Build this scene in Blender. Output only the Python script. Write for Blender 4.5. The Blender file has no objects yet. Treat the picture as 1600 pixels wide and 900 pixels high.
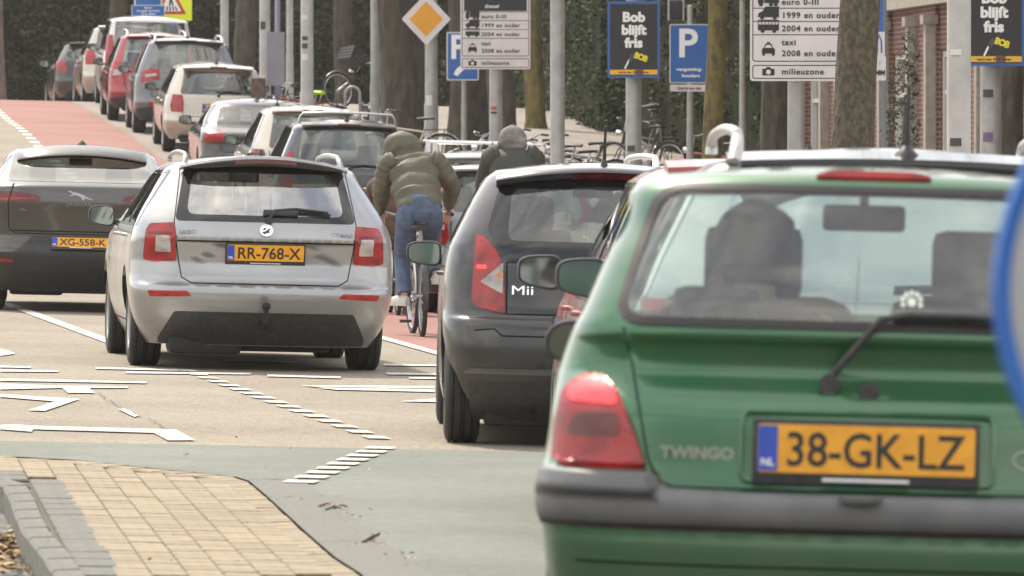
import bpy, bmesh, math, random
import numpy as np
from math import sin, cos, pi, radians, sqrt, atan2
from mathutils import Vector, Matrix
from mathutils.geometry import delaunay_2d_cdt
random.seed(7)
S = bpy.context.scene
COL = S.collection

# ------------------------------------------------------------------ camera, world, sun, exposure
F = 10000.0            # focal length in pixels of the 1600 px wide photograph
CAMH = 1.40
HORY = 268.0
cam = bpy.data.objects.new('camera', bpy.data.cameras.new('camera'))
COL.objects.link(cam); S.camera = cam
cam.data.sensor_width = 36.0
cam.data.lens = 36.0 * F / 1600.0
cam.data.clip_start = 0.5; cam.data.clip_end = 2000
cam.location = (0, 0, CAMH)
cam.rotation_euler = (radians(90) - math.atan((450 - HORY) / F), 0, 0)
cam.data.dof.use_dof = True
cam.data.dof.focus_distance = 44.0
cam.data.dof.aperture_fstop = 11.5

SUN_EL, SUN_AZ = 52.0, -28.0       # azimuth from +Y (ahead), negative = to the left
w = bpy.data.worlds.new('World'); S.world = w; w.use_nodes = True
nt = w.node_tree; bg = nt.nodes['Background']
sky = nt.nodes.new('ShaderNodeTexSky'); sky.sky_type = 'NISHITA'; sky.sun_disc = False
sky.sun_elevation = radians(SUN_EL); sky.sun_rotation = radians(SUN_AZ)
sky.dust_density = 2.0; sky.air_density = 1.0
tc = nt.nodes.new('ShaderNodeTexCoord')
mp = nt.nodes.new('ShaderNodeMapping'); mp.inputs['Scale'].default_value = (1, 1, 2.2)
nz = nt.nodes.new('ShaderNodeTexNoise'); nz.inputs['Scale'].default_value = 2.1; nz.inputs['Detail'].default_value = 7; nz.inputs['Roughness'].default_value = .55
cr = nt.nodes.new('ShaderNodeValToRGB'); cr.color_ramp.elements[0].position = .40; cr.color_ramp.elements[1].position = .60
cr.color_ramp.elements[0].color = (.25, .25, .25, 1); cr.color_ramp.elements[1].color = (1, 1, 1, 1)
mx = nt.nodes.new('ShaderNodeMixRGB'); mx.inputs[2].default_value = (9.6, 9.15, 8.4, 1)
nt.links.new(tc.outputs['Generated'], mp.inputs[0]); nt.links.new(mp.outputs[0], nz.inputs['Vector'])
nt.links.new(nz.outputs['Fac'], cr.inputs[0]); nt.links.new(cr.outputs[0], mx.inputs[0])
nt.links.new(sky.outputs[0], mx.inputs[1]); nt.links.new(mx.outputs[0], bg.inputs[0])
bg.inputs[1].default_value = 0.115
sd = bpy.data.lights.new('sun', 'SUN'); sd.energy = 2.6; sd.angle = radians(3.0); sd.color = (1, .90, .76)
so = bpy.data.objects.new('sun', sd); COL.objects.link(so)
a, e = radians(SUN_AZ), radians(SUN_EL)
so.rotation_euler = Vector((sin(a) * cos(e), cos(a) * cos(e), sin(e))).to_track_quat('Z', 'Y').to_euler()
S.view_settings.view_transform = 'Standard'; S.view_settings.look = 'None'
S.view_settings.exposure = 0.92; S.view_settings.gamma = 1.0

# ------------------------------------------------------------------ helpers
def tag(o, label=None, cat=None, group=None, kind=None):
    if label: o['label'] = label
    if cat: o['category'] = cat
    if group: o['group'] = group
    if kind: o['kind'] = kind
    return o
def empty(name, loc, yaw=0, roll=0, pitch=0, label=None, cat=None, group=None):
    o = bpy.data.objects.new(name, None); COL.objects.link(o)
    o.empty_display_size = .2
    o.location = loc; o.rotation_euler = (pitch, roll, yaw)
    return tag(o, label, cat, group)
def link(name, me, m=None, parent=None):
    o = bpy.data.objects.new(name, me); COL.objects.link(o)
    if m is not None:
        for k in (m if isinstance(m, (list, tuple)) else [m]): me.materials.append(k)
    if parent: o.parent = parent
    return o
class MB:
    def __init__(s): s.v = []; s.f = []; s.m = []; s.mi = 0
    def add(s, vs, fs):
        b = len(s.v); s.v += [tuple(p) for p in vs]
        for f in fs: s.f.append([b + i for i in f]); s.m.append(s.mi)
    def box(s, c, d, rot=None, bev=0):
        hx, hy, hz = d[0] / 2, d[1] / 2, d[2] / 2
        R = rot if rot is not None else Matrix.Identity(3)
        c = Vector(c)
        if bev <= 0:
            vs = [c + R @ Vector((x * hx, y * hy, z * hz)) for x in (-1, 1) for y in (-1, 1) for z in (-1, 1)]
            s.add(vs, [(0, 1, 3, 2), (4, 6, 7, 5), (0, 4, 5, 1), (2, 3, 7, 6), (0, 2, 6, 4), (1, 5, 7, 3)])
        else:
            bm = bmesh.new(); bmesh.ops.create_cube(bm, size=1)
            for v in bm.verts: v.co = Vector((v.co.x * d[0], v.co.y * d[1], v.co.z * d[2]))
            bmesh.ops.bevel(bm, geom=bm.edges[:], offset=bev, segments=2, affect='EDGES', profile=.6)
            bm.verts.index_update()
            s.add([c + R @ v.co for v in bm.verts], [[v.index for v in f.verts] for f in bm.faces]); bm.free()
    def tube(s, pts, r, n=8, caps=True, sq=1.0):
        pts = [Vector(p) for p in pts]; rs = r if isinstance(r, (list, tuple)) else [r] * len(pts)
        b = len(s.v); up = Vector((0, 0, 1)); prev = None; vs = []
        for i, p in enumerate(pts):
            t = (pts[min(i + 1, len(pts) - 1)] - pts[max(i - 1, 0)])
            t = t.normalized() if t.length > 1e-9 else Vector((0, 0, 1))
            if prev is None:
                a_ = t.cross(up)
                if a_.length < .05: a_ = t.cross(Vector((1, 0, 0)))
                a_.normalize()
            else:
                a_ = (prev - t * prev.dot(t)).normalized()
            prev = a_; c_ = t.cross(a_)
            for k in range(n):
                q = 2 * pi * k / n
                vs.append(p + (a_ * cos(q) + c_ * sin(q) * sq) * rs[i])
        fs = []
        for i in range(len(pts) - 1):
            for k in range(n):
                k2 = (k + 1) % n
                fs.append((i * n + k, i * n + k2, (i + 1) * n + k2, (i + 1) * n + k))
        if caps:
            fs.append(tuple(range(n))[::-1]); fs.append(tuple((len(pts) - 1) * n + k for k in range(n)))
        s.add(vs, fs)
    def lathe(s, prof, c, axis='x', n=28):
        vs = []; fs = []; m = len(prof)
        for k in range(n):
            q = 2 * pi * k / n
            for (h, r) in prof:
                if axis == 'x': p = (h, r * cos(q), r * sin(q))
                elif axis == 'y': p = (r * cos(q), h, r * sin(q))
                else: p = (r * cos(q), r * sin(q), h)
                vs.append(Vector(p) + Vector(c))
        for k in range(n):
            k2 = (k + 1) % n
            for j in range(m - 1): fs.append((k * m + j, k * m + j + 1, k2 * m + j + 1, k2 * m + j))
        s.add(vs, fs)
    def rings(s, rr, closed=True, cap=True):
        n = len(rr[0]); vs = [p for r in rr for p in r]; fs = []
        for i in range(len(rr) - 1):
            for k in range(n if closed else n - 1):
                k2 = (k + 1) % n
                fs.append((i * n + k, i * n + k2, (i + 1) * n + k2, (i + 1) * n + k))
        if cap: fs.append(tuple(range(n))[::-1]); fs.append(tuple((len(rr) - 1) * n + k for k in range(n)))
        s.add(vs, fs)
    def prism(s, poly, y0, y1):            # polygon in (x,z), thickness along y
        n = len(poly)
        vs = [(x, y0, z) for x, z in poly] + [(x, y1, z) for x, z in poly]
        fs = [tuple(range(n)), tuple(range(2 * n - 1, n - 1, -1))]
        for k in range(n): k2 = (k + 1) % n; fs.append((k2, k, n + k, n + k2))
        s.add(vs, fs)
    def build(s, name, m=None, parent=None, smooth=True, angle=40):
        me = bpy.data.meshes.new(name); me.from_pydata(s.v, [], s.f)
        if any(s.m): me.polygons.foreach_set('material_index', s.m)
        bm = bmesh.new(); bm.from_mesh(me); bmesh.ops.recalc_face_normals(bm, faces=bm.faces); bm.to_mesh(me); bm.free()
        if smooth: shade(me, angle)
        return link(name, me, m, parent)
def shade(me, angle=40):
    me.polygons.foreach_set('use_smooth', [True] * len(me.polygons))
    try: me.set_sharp_from_angle(angle=radians(angle))
    except Exception: pass
    me.update()
def copy_tree(o, loc=None, yaw=None, label=None, group=None, roll=None, pitch=None):
    def rec(q, par):
        c = q.copy(); COL.objects.link(c); c.parent = par
        for ch in KIDS(q): rec(ch, c)
        return c
    r = rec(o, None)
    if loc is not None: r.location = loc
    if yaw is not None: r.rotation_euler.z = yaw
    if label: r['label'] = label
    if group: r['group'] = group
    return r
def KIDS(o): return [c for c in bpy.data.objects if c.parent == o]

def roundpoly(pts, r, n=4):
    out = []; N = len(pts)
    for i in range(N):
        p = Vector(pts[i]); a_ = Vector(pts[i - 1]); b = Vector(pts[(i + 1) % N])
        da = a_ - p; db = b - p; rr = min(r, da.length * .45, db.length * .45)
        if rr < 1e-5: out.append(tuple(p)); continue
        p1 = p + da.normalized() * rr; p2 = p + db.normalized() * rr
        for k in range(n + 1):
            t = k / n; q = p1 * (1 - t) ** 2 + p * 2 * t * (1 - t) + p2 * t * t; out.append((q.x, q.y))
    return out
def densify(pts, d):
    out = []; N = len(pts)
    for i in range(N):
        a_ = Vector(pts[i]); b = Vector(pts[(i + 1) % N]); n = max(1, int((b - a_).length / d + .5))
        for k in range(n): q = a_.lerp(b, k / n); out.append((q.x, q.y))
    return out

def hermite(tab, x):       # monotone-ish cubic interpolation through rows (x, v1, v2...)
    n = len(tab)
    if x <= tab[0][0]: return tab[0][1:]
    if x >= tab[-1][0]: return tab[-1][1:]
    i = 0
    while tab[i + 1][0] < x: i += 1
    h = tab[i + 1][0] - tab[i][0]; t = (x - tab[i][0]) / h; res = []
    for c in range(1, len(tab[0])):
        d = (tab[i + 1][c] - tab[i][c]) / h
        def sl(j):
            if j == 0 or j == n - 1: return d
            d0 = (tab[j][c] - tab[j - 1][c]) / (tab[j][0] - tab[j - 1][0]); d1 = (tab[j + 1][c] - tab[j][c]) / (tab[j + 1][0] - tab[j][0])
            return 0 if d0 * d1 <= 0 else 2 * d0 * d1 / (d0 + d1)
        m0, m1 = sl(i), sl(i + 1)
        y0, y1 = tab[i][c], tab[i + 1][c]
        res.append((2 * t**3 - 3 * t * t + 1) * y0 + (t**3 - 2 * t * t + t) * h * m0 + (-2 * t**3 + 3 * t * t) * y1 + (t**3 - t * t) * h * m1)
    return res

# ------------------------------------------------------------------ ground shape
PROF = [(-60, 0), (62, 0), (70, .08), (80, .38), (90, .80), (98, 1.15), (108, 1.60), (114, 1.90), (120, 2.13), (128, 2.48), (134, 2.63), (142, 2.58), (170, 1.8), (260, 0), (900, 0)]
def gz(x, y): return hermite(PROF, y)[0] - .025 * max(-14, min(14, x))
def g_at(px, py):          # point of the (flat) near road under a pixel of the photograph
    D = CAMH * F / ((py - HORY) - .025 * (px - 800))
    return ((px - 800) / F * D, D)
def at(px, py, D): return Vector(((px - 800) / F * D, D, CAMH + (HORY - py) / F * D))

# ------------------------------------------------------------------ materials
M = {}
def mat(name, col, rough=.5, metal=0, coat=0, noise=None, bump=None, col2=None, spec=.5, emit=None, sss=None, ramp=(.4, .6), coord='Object', stretch=None):
    if name in M: return M[name]
    m = bpy.data.materials.new(name); m.use_nodes = True; t = m.node_tree; b = t.nodes['Principled BSDF']
    b.inputs['Base Color'].default_value = (*col, 1); b.inputs['Roughness'].default_value = rough
    b.inputs['Metallic'].default_value = metal; b.inputs['Coat Weight'].default_value = coat
    b.inputs['Coat Roughness'].default_value = .04
    b.inputs['Specular IOR Level'].default_value = spec
    if emit: b.inputs['Emission Color'].default_value = (*emit[:3], 1); b.inputs['Emission Strength'].default_value = emit[3]
    vec = None
    if noise or bump:
        tc_ = t.nodes.new('ShaderNodeTexCoord'); vec = tc_.outputs[coord]
        if stretch:
            mp_ = t.nodes.new('ShaderNodeMapping'); mp_.inputs['Scale'].default_value = stretch; t.links.new(vec, mp_.inputs[0]); vec = mp_.outputs[0]
    if noise:
        n_ = t.nodes.new('ShaderNodeTexNoise'); n_.inputs['Scale'].default_value = noise; n_.inputs['Detail'].default_value = 5
        r_ = t.nodes.new('ShaderNodeValToRGB'); r_.color_ramp.elements[0].position = ramp[0]; r_.color_ramp.elements[1].position = ramp[1]
        c2 = col2 or tuple(c * .6 for c in col)
        r_.color_ramp.elements[0].color = (*col, 1); r_.color_ramp.elements[1].color = (*c2, 1)
        t.links.new(vec, n_.inputs['Vector']); t.links.new(n_.outputs['Fac'], r_.inputs[0]); t.links.new(r_.outputs[0], b.inputs['Base Color'])
    if bump:
        n_ = t.nodes.new('ShaderNodeTexNoise'); n_.inputs['Scale'].default_value = bump[0]; n_.inputs['Detail'].default_value = 4
        bp = t.nodes.new('ShaderNodeBump'); bp.inputs['Strength'].default_value = bump[1]; bp.inputs['Distance'].default_value = bump[2] if len(bump) > 2 else .01
        t.links.new(vec, n_.inputs['Vector']); t.links.new(n_.outputs['Fac'], bp.inputs['Height']); t.links.new(bp.outputs[0], b.inputs['Normal'])
    M[name] = m; return m
def paint(name, col, metal=.5, rough=.32, dirt=.15):
    if name in M: return M[name]
    m = mat(name, col, rough, metal, 1.0)
    t = m.node_tree; b = t.nodes['Principled BSDF']
    # road film: slightly rougher and duller in patches and low on the body
    tc_ = t.nodes.new('ShaderNodeTexCoord'); n_ = t.nodes.new('ShaderNodeTexNoise'); n_.inputs['Scale'].default_value = 3.5; n_.inputs['Detail'].default_value = 6
    t.links.new(tc_.outputs['Object'], n_.inputs['Vector'])
    sx = t.nodes.new('ShaderNodeSeparateXYZ'); t.links.new(tc_.outputs['Object'], sx.inputs[0])
    mr = t.nodes.new('ShaderNodeMapRange'); mr.inputs['From Min'].default_value = .75; mr.inputs['From Max'].default_value = .15; mr.inputs['To Min'].default_value = 0; mr.inputs['To Max'].default_value = 1
    t.links.new(sx.outputs[2], mr.inputs[0])
    mu = t.nodes.new('ShaderNodeMath'); mu.operation = 'MULTIPLY_ADD'; mu.inputs[1].default_value = .6
    t.links.new(mr.outputs[0], mu.inputs[0]); t.links.new(n_.outputs['Fac'], mu.inputs[2])
    m2 = t.nodes.new('ShaderNodeMapRange'); m2.inputs['From Min'].default_value = .4; m2.inputs['From Max'].default_value = 1.2; m2.inputs['To Min'].default_value = .02; m2.inputs['To Max'].default_value = dirt * 3
    t.links.new(mu.outputs[0], m2.inputs[0])
    mc = t.nodes.new('ShaderNodeMixRGB'); mc.inputs[1].default_value = (*col, 1); mc.inputs[2].default_value = (.16, .14, .12, 1)
    t.links.new(m2.outputs[0], mc.inputs[0]); t.links.new(mc.outputs[0], b.inputs['Base Color'])
    m3 = t.nodes.new('ShaderNodeMapRange'); m3.inputs['From Min'].default_value = .35; m3.inputs['From Max'].default_value = 1.1; m3.inputs['To Min'].default_value = .03; m3.inputs['To Max'].default_value = .3
    t.links.new(mu.outputs[0], m3.inputs[0]); t.links.new(m3.outputs[0], b.inputs['Coat Roughness'])
    # metallic flake
    fl = t.nodes.new('ShaderNodeTexNoise'); fl.inputs['Scale'].default_value = 900; bp = t.nodes.new('ShaderNodeBump'); bp.inputs['Strength'].default_value = .06; bp.inputs['Distance'].default_value = .002
    t.links.new(tc_.outputs['Object'], fl.inputs['Vector']); t.links.new(fl.outputs['Fac'], bp.inputs['Height']); t.links.new(bp.outputs[0], b.inputs['Normal'])
    return m
def glass(name, tint, refl=1.0, rough=.01, dust=.10, base=.07):
    if name in M: return M[name]
    m = bpy.data.materials.new(name); m.use_nodes = True; t = m.node_tree; t.nodes.clear()
    o = t.nodes.new('ShaderNodeOutputMaterial'); tr = t.nodes.new('ShaderNodeBsdfTransparent'); tr.inputs[0].default_value = (*tint, 1)
    gl = t.nodes.new('ShaderNodeBsdfGlossy'); gl.inputs['Roughness'].default_value = rough
    lw = t.nodes.new('ShaderNodeLayerWeight'); lw.inputs[0].default_value = .5; pw = t.nodes.new('ShaderNodeMath'); pw.operation = 'POWER'; pw.inputs[1].default_value = 5; t.links.new(lw.outputs['Facing'], pw.inputs[0]); fr = t.nodes.new('ShaderNodeMath'); fr.operation = 'MULTIPLY_ADD'; fr.inputs[1].default_value = .95; fr.inputs[2].default_value = .045; t.links.new(pw.outputs[0], fr.inputs[0])
    mu = t.nodes.new('ShaderNodeMath'); mu.operation = 'MULTIPLY_ADD'; mu.inputs[1].default_value = 1.9 * refl; mu.inputs[2].default_value = base; mu.use_clamp = True
    # a film of dust on the pane
    tc_ = t.nodes.new('ShaderNodeTexCoord'); n_ = t.nodes.new('ShaderNodeTexNoise'); n_.inputs['Scale'].default_value = 4; n_.inputs['Detail'].default_value = 6
    t.links.new(tc_.outputs['Object'], n_.inputs['Vector'])
    df = t.nodes.new('ShaderNodeBsdfDiffuse'); df.inputs[0].default_value = (.45, .43, .4, 1)
    mr = t.nodes.new('ShaderNodeMapRange'); mr.inputs['From Min'].default_value = .35; mr.inputs['From Max'].default_value = .8; mr.inputs['To Min'].default_value = .015; mr.inputs['To Max'].default_value = dust
    m2 = t.nodes.new('ShaderNodeMixShader'); t.links.new(n_.outputs['Fac'], mr.inputs[0]); t.links.new(mr.outputs[0], m2.inputs[0])
    t.links.new(tr.outputs[0], m2.inputs[1]); t.links.new(df.outputs[0], m2.inputs[2])
    mx_ = t.nodes.new('ShaderNodeMixShader')
    t.links.new(fr.outputs[0], mu.inputs[0]); t.links.new(mu.outputs[0], mx_.inputs[0]); t.links.new(m2.outputs[0], mx_.inputs[1]); t.links.new(gl.outputs[0], mx_.inputs[2]); t.links.new(mx_.outputs[0], o.inputs[0])
    M[name] = m; return m
BLK = mat('black_plastic', (.022, .022, .024), .42, noise=30, col2=(.035, .035, .036))
SEAM = mat('seam_shadow', (.008, .008, .008), .8)
TRIM = mat('black_gloss', (.01, .01, .012), .08, coat=.5)
CHR = mat('chrome', (.75, .76, .78), .12, 1)
SILV = mat('satin_silver', (.62, .63, .64), .3, .9)
RUB = mat('tyre_rubber', (.018, .018, .019), .75, noise=12, col2=(.03, .028, .026), bump=(60, .4, .004))
RIM = mat('wheel_alloy', (.42, .43, .44), .35, .9)
UND = mat('underbody', (.015, .015, .015), .8)
INT = mat('interior_cloth', (.075, .077, .08), .85, noise=40, col2=(.05, .05, .053))
INT2 = mat('interior_pale', (.28, .28, .27), .8)
GLS = glass('window_glass', (.74, .82, .79))
GLT = glass('clear_window_glass', (.82, .94, .90), 1.0, dust=.07, base=.065)
GLW = glass('sky_reflecting_glass', (.50, .66, .62), 3.2, rough=.06, dust=.10, base=.42)
GLO = glass('bright_window_glass', (.70, .80, .77), 2.6, dust=.10, base=.22)
GLD = glass('privacy_glass', (.16, .17, .17))
GLM = glass('medium_glass', (.48, .55, .52))
MIR = mat('mirror_glass', (.21, .235, .225), .05, 1)
def lens(name, col, bumpS=90):
    if name in M: return M[name]
    m = mat(name, col, .22, 0, 1.0)
    t = m.node_tree; b = t.nodes['Principled BSDF']; b.inputs['Subsurface Weight'].default_value = .0; b.inputs['Coat Weight'].default_value = .5; b.inputs['Subsurface Radius'].default_value = (.02, .006, .004)
    tc_ = t.nodes.new('ShaderNodeTexCoord'); wv = t.nodes.new('ShaderNodeTexVoronoi'); wv.inputs['Scale'].default_value = bumpS
    bp = t.nodes.new('ShaderNodeBump'); bp.inputs['Strength'].default_value = .25; bp.inputs['Distance'].default_value = .004
    n_ = t.nodes.new('ShaderNodeTexNoise'); n_.inputs['Scale'].default_value = 14
    mx_ = t.nodes.new('ShaderNodeMixRGB'); mx_.inputs[1].default_value = (*col, 1); mx_.inputs[2].default_value = (col[0] * .5, col[1] * .5, col[2] * .5, 1)
    r_ = t.nodes.new('ShaderNodeValToRGB'); r_.color_ramp.elements[0].position = .45; r_.color_ramp.elements[1].position = .7
    t.links.new(tc_.outputs['Object'], wv.inputs['Vector']); t.links.new(wv.outputs['Distance'], bp.inputs['Height']); t.links.new(bp.outputs[0], b.inputs['Normal'])
    t.links.new(tc_.outputs['Object'], n_.inputs['Vector']); t.links.new(n_.outputs['Fac'], r_.inputs[0]); t.links.new(r_.outputs[0], mx_.inputs[0]); t.links.new(mx_.outputs[0], b.inputs['Base Color'])
    return m
RED = lens('red_lens', (.34, .004, .008)); DRED = lens('dark_red_lens', (.12, .005, .008)); CLR = lens('clear_lens', (.42, .38, .36)); AMB = lens('amber_lens', (.6, .2, .04))
REDL = mat('lit_brake_lens', (.6, .015, .02), .2, coat=1, emit=(1, .03, .05, .45))
PLATE = mat('plate_orange', (.78, .36, .02), .35, noise=20, col2=(.70, .31, .015)); PBLUE = mat('plate_blue', (.02, .07, .42), .35); INK = mat('plate_ink', (.02, .018, .015), .5)
WHT = mat('white_paint_letter', (.8, .8, .8), .5)

# ------------------------------------------------------------------ lettering
def text(s, h, loc, parent, m, name='lettering', sx=1.0, ext=.0015, bold=0, align='CENTER', rot=(pi / 2, 0, 0), shear=0, spacing=1.0):
    cu = bpy.data.curves.new('t', 'FONT'); cu.body = s; cu.size = h / .70; cu.extrude = ext; cu.offset = bold
    cu.align_x = align; cu.align_y = 'BOTTOM_BASELINE'; cu.resolution_u = 3; cu.shear = shear; cu.space_character = spacing
    o = bpy.data.objects.new('t', cu); COL.objects.link(o)
    dg = bpy.context.evaluated_depsgraph_get()
    me = bpy.data.meshes.new_from_object(o.evaluated_get(dg)); bpy.data.objects.remove(o)
    for v in me.vertices: v.co.x *= sx
    me.materials.clear()
    q = link(name, me, m, parent); q.location = loc; q.rotation_euler = rot
    return q
# ------------------------------------------------------------------ car bodies: a lofted shell whose panels, lamps and panes are cut from one surface
class Car:
    def __init__(s, rows, Lr=.5, nr=3.0, Lf=.75, nf=2.5, crown=.05, arch=.05, zb=.95, disp=None):
        s.rows = rows; s.Lr, s.nr, s.Lf, s.nf = Lr, nr, Lf, nf; s.crown, s.arch, s.zb = crown, arch, zb
        s.z0 = rows[0][0]; s.zt = rows[-1][0]; s.disp = disp; s.cache = {}
    def row(s, z):
        k = round(z * 2000)
        if k not in s.cache: s.cache[k] = hermite(s.rows, z)
        return s.cache[k]
    def g(s, z): t = max(0, min(1, (z - s.zb) / (s.zt - s.zb))); return t * t * (3 - 2 * t)
    def P(s, u, v):
        sg = -1 if u < 0 else 1; a = min(abs(u), 3); z = min(v, s.zt); q = max(0, v - s.zt)
        yr, w, yf = s.row(z)
        Lr, Lf = s.Lr, s.Lf
        if q > 0:
            yr += w * q; yf -= w * q; Lr *= (1 - q); Lf *= (1 - q); w *= (1 - q); zz = s.zt + s.crown * (1 - (1 - q) ** 2)
        else: zz = z
        if a <= 1:
            ph = sin(a * pi / 2); x = w * ph; y = yr + Lr * (1 - max(0, 1 - ph ** s.nr) ** (1 / s.nr))
            if s.disp and q == 0: y += s.disp(sg * x, z)
        elif a <= 2:
            t = a - 1; y = (yr + Lr) * (1 - t) + (yf - Lf) * t; x = w * (1 - .02 * t * t)
        else:
            ph = cos((a - 2) * pi / 2); x = .98 * w * ph; y = yf - Lf * (1 - max(0, 1 - ph ** s.nf) ** (1 / s.nf))
        zz -= s.arch * x * x * s.g(z)
        return Vector((sg * x, y, zz))
    def N(s, u, v):
        h = .004
        a = s.P(min(2.999, u + h), v) - s.P(max(-2.999, u - h), v); b = s.P(u, min(v + h, s.zt + .97)) - s.P(u, max(s.z0, v - h))
        n = a.cross(b)
        return n.normalized() if n.length > 1e-10 else Vector((0, 0, 1))
    def zinv(s, x, z):
        v = z
        for _ in range(6): v = z + s.arch * x * x * s.g(v)
        return min(v, s.zt)
    def R(s, x, z):
        v = s.zinv(x, z); w = s.row(v)[1]
        return (math.copysign(math.asin(min(.9995, abs(x) / w)) * 2 / pi, x), v)
    def Sd(s, y, z, sg):
        w = s.row(z)[1]; v = z
        for _ in range(5): v = z + s.arch * w * w * s.g(v); v = min(v, s.zt); w = s.row(v)[1]
        yr, w, yf = s.row(v)
        if y < yr + s.Lr:
            k = max(0, min(1, 1 - (y - yr) / s.Lr)); ph = (1 - k ** s.nr) ** (1 / s.nr); u = math.asin(min(1, ph)) * 2 / pi
        elif y > yf - s.Lf:
            k = max(0, min(1, 1 - (yf - y) / s.Lf)); ph = (1 - k ** s.nf) ** (1 / s.nf); u = 2 + math.acos(min(1, ph)) * 2 / pi
        else: u = 1 + (y - yr - s.Lr) / (yf - s.Lf - yr - s.Lr)
        return (sg * u, v)
    def pos(s, x, z, off=0):
        u, v = s.R(x, z); return s.P(u, v) + s.N(u, v) * off
    def pitch(s, z):                      # slope of the rear face at the centre line
        a = s.P(0, z + .02) - s.P(0, z - .02); return atan2(a.y, a.z)

def clean(pl):              # counter-clockwise, without doubled points
    q = [p for i, p in enumerate(pl) if abs(p[0] - pl[i - 1][0]) + abs(p[1] - pl[i - 1][1]) > 1e-4]
    ar = sum(q[i - 1][0] * q[i][1] - q[i][0] * q[i - 1][1] for i in range(len(q)))
    return q if ar > 0 else q[::-1]
def build_shell(car, regs, body_mat, root, dens=1.0):
    """regs: list of dict(name, mat, poly (list of (u,v)), off, hole, parent, skirt)"""
    SC = .8
    us = sorted(set([round(x, 4) for x in list(np.linspace(0, .8, int(13 * dens) + 2)) + list(np.linspace(.8, 1, int(7 * dens) + 2)) + list(np.linspace(1, 2, int(12 * dens) + 2)) + list(np.linspace(2, 3, int(10 * dens) + 2))]))
    us = [-x for x in us[:0:-1]] + us
    vs = list(np.linspace(car.z0, car.zt, int((car.zt - car.z0) / .035 * dens) + 2)) + [car.zt + k for k in (.06, .15, .3, .5, .7, .85, .97)]
    verts = [Vector((u * SC, v)) for v in vs for u in us]
    nU = len(us); edges = []
    faces = []
    for r in regs:
        b = len(verts)
        pl = r['poly'] = clean(r['poly'])
        for p in pl: verts.append(Vector((p[0] * SC, min(max(p[1], car.z0), car.zt + .9))))
        faces.append(list(range(b, b + len(pl))))
    ov, oe, of, _, _, off_ = delaunay_2d_cdt(verts, edges, faces, 0, 1e-5, True)
    UV = [(p.x / SC, p.y) for p in ov]
    PP = [car.P(*p) for p in UV]; NN = [car.N(*p) for p in UV]
    groups = {}
    for f, ofc in zip(of, off_):
        k = max(ofc) if len(ofc) else -1
        groups.setdefault(k, []).append(f)
    objs = {}
    def emit(fl, name, mats, off, parent, skirt, midx=None, skm=0):
        ids = {}; V = []; Nn = []; Fc = []; Lo = []; MI = []
        def gid(i, o):
            k = (i, round(o, 5))
            if k not in ids: ids[k] = len(V); V.append(PP[i] + NN[i] * o); Nn.append(NN[i])
            return ids[k]
        ec = {}
        for j, f in enumerate(fl):
            o = off if midx is None else off + midx[j][1]
            Fc.append([gid(i, o) for i in f]); Lo += [NN[i] for i in f]; MI.append(0 if midx is None else midx[j][0])
            for q in range(len(f)):
                a_, b_ = f[q], f[(q + 1) % len(f)]
                if (b_, a_) in ec: ec.pop((b_, a_))
                else: ec[(a_, b_)] = (o, MI[-1])
        if skirt > 0:
            for (a_, b_), (o, mi) in ec.items():
                A, B = PP[a_] + NN[a_] * o, PP[b_] + NN[b_] * o
                A2, B2 = PP[a_] - NN[a_] * (skirt - o), PP[b_] - NN[b_] * (skirt - o)
                n = (B - A).cross(NN[a_])
                n = n.normalized() if n.length > 1e-9 else NN[a_]
                b = len(V); V.extend([A, B, B2, A2]); Fc.append([b, b + 3, b + 2, b + 1][::-1] if False else [b + 1, b, b + 3, b + 2]); Lo += [n] * 4; MI.append(mi)
        me = bpy.data.meshes.new(name); me.from_pydata([tuple(p) for p in V], [], Fc); me.polygons.foreach_set('material_index', MI)
        me.polygons.foreach_set('use_smooth', [True] * len(Fc)); me.update()
        me.normals_split_custom_set([tuple(n) for n in Lo])
        return link(name, me, mats, parent)
    # body: the rest plus the seams
    bf = list(groups.get(-1, [])); mi = [(0, 0)] * len(bf)
    for k, r in enumerate(regs):
        if r.get('seam') and k in groups: bf += groups[k]; mi += [(1, -.007)] * len(groups[k])
    objs['body'] = emit(bf, 'body', [body_mat, SEAM], 0, root, .02, mi)
    for k, r in enumerate(regs):
        if r.get('seam') or r.get('hole') or k not in groups: continue
        par = objs.get(r.get('parent')) or root
        o = emit(groups[k], r['name'], r['mat'], r.get('off', .003), par, r.get('skirt', .015))
        if r['name'] not in objs or r.get('key'): objs[r.get('key', r['name'])] = o
        if r.get('label'): o['label'] = r['label']
    # wheel housings
    for k, r in enumerate(regs):
        if r.get('hole'):
            mb = MB(); ppp = [car.P(*p) for p in r['poly']]
            n = len(ppp); sg = -1 if ppp[0].x < 0 else 1
            mb.rings([[Vector(p) for p in ppp], [Vector((p.x - sg * .03, p.y, p.z)) for p in ppp], [Vector((p.x * .62, p.y, p.z)) for p in ppp]], cap=False)
            mb.add([Vector((p.x * .62, p.y, p.z)) for p in ppp], [tuple(range(n))])
            mb.build('wheel_housing', UND, root)
    return objs

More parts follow.
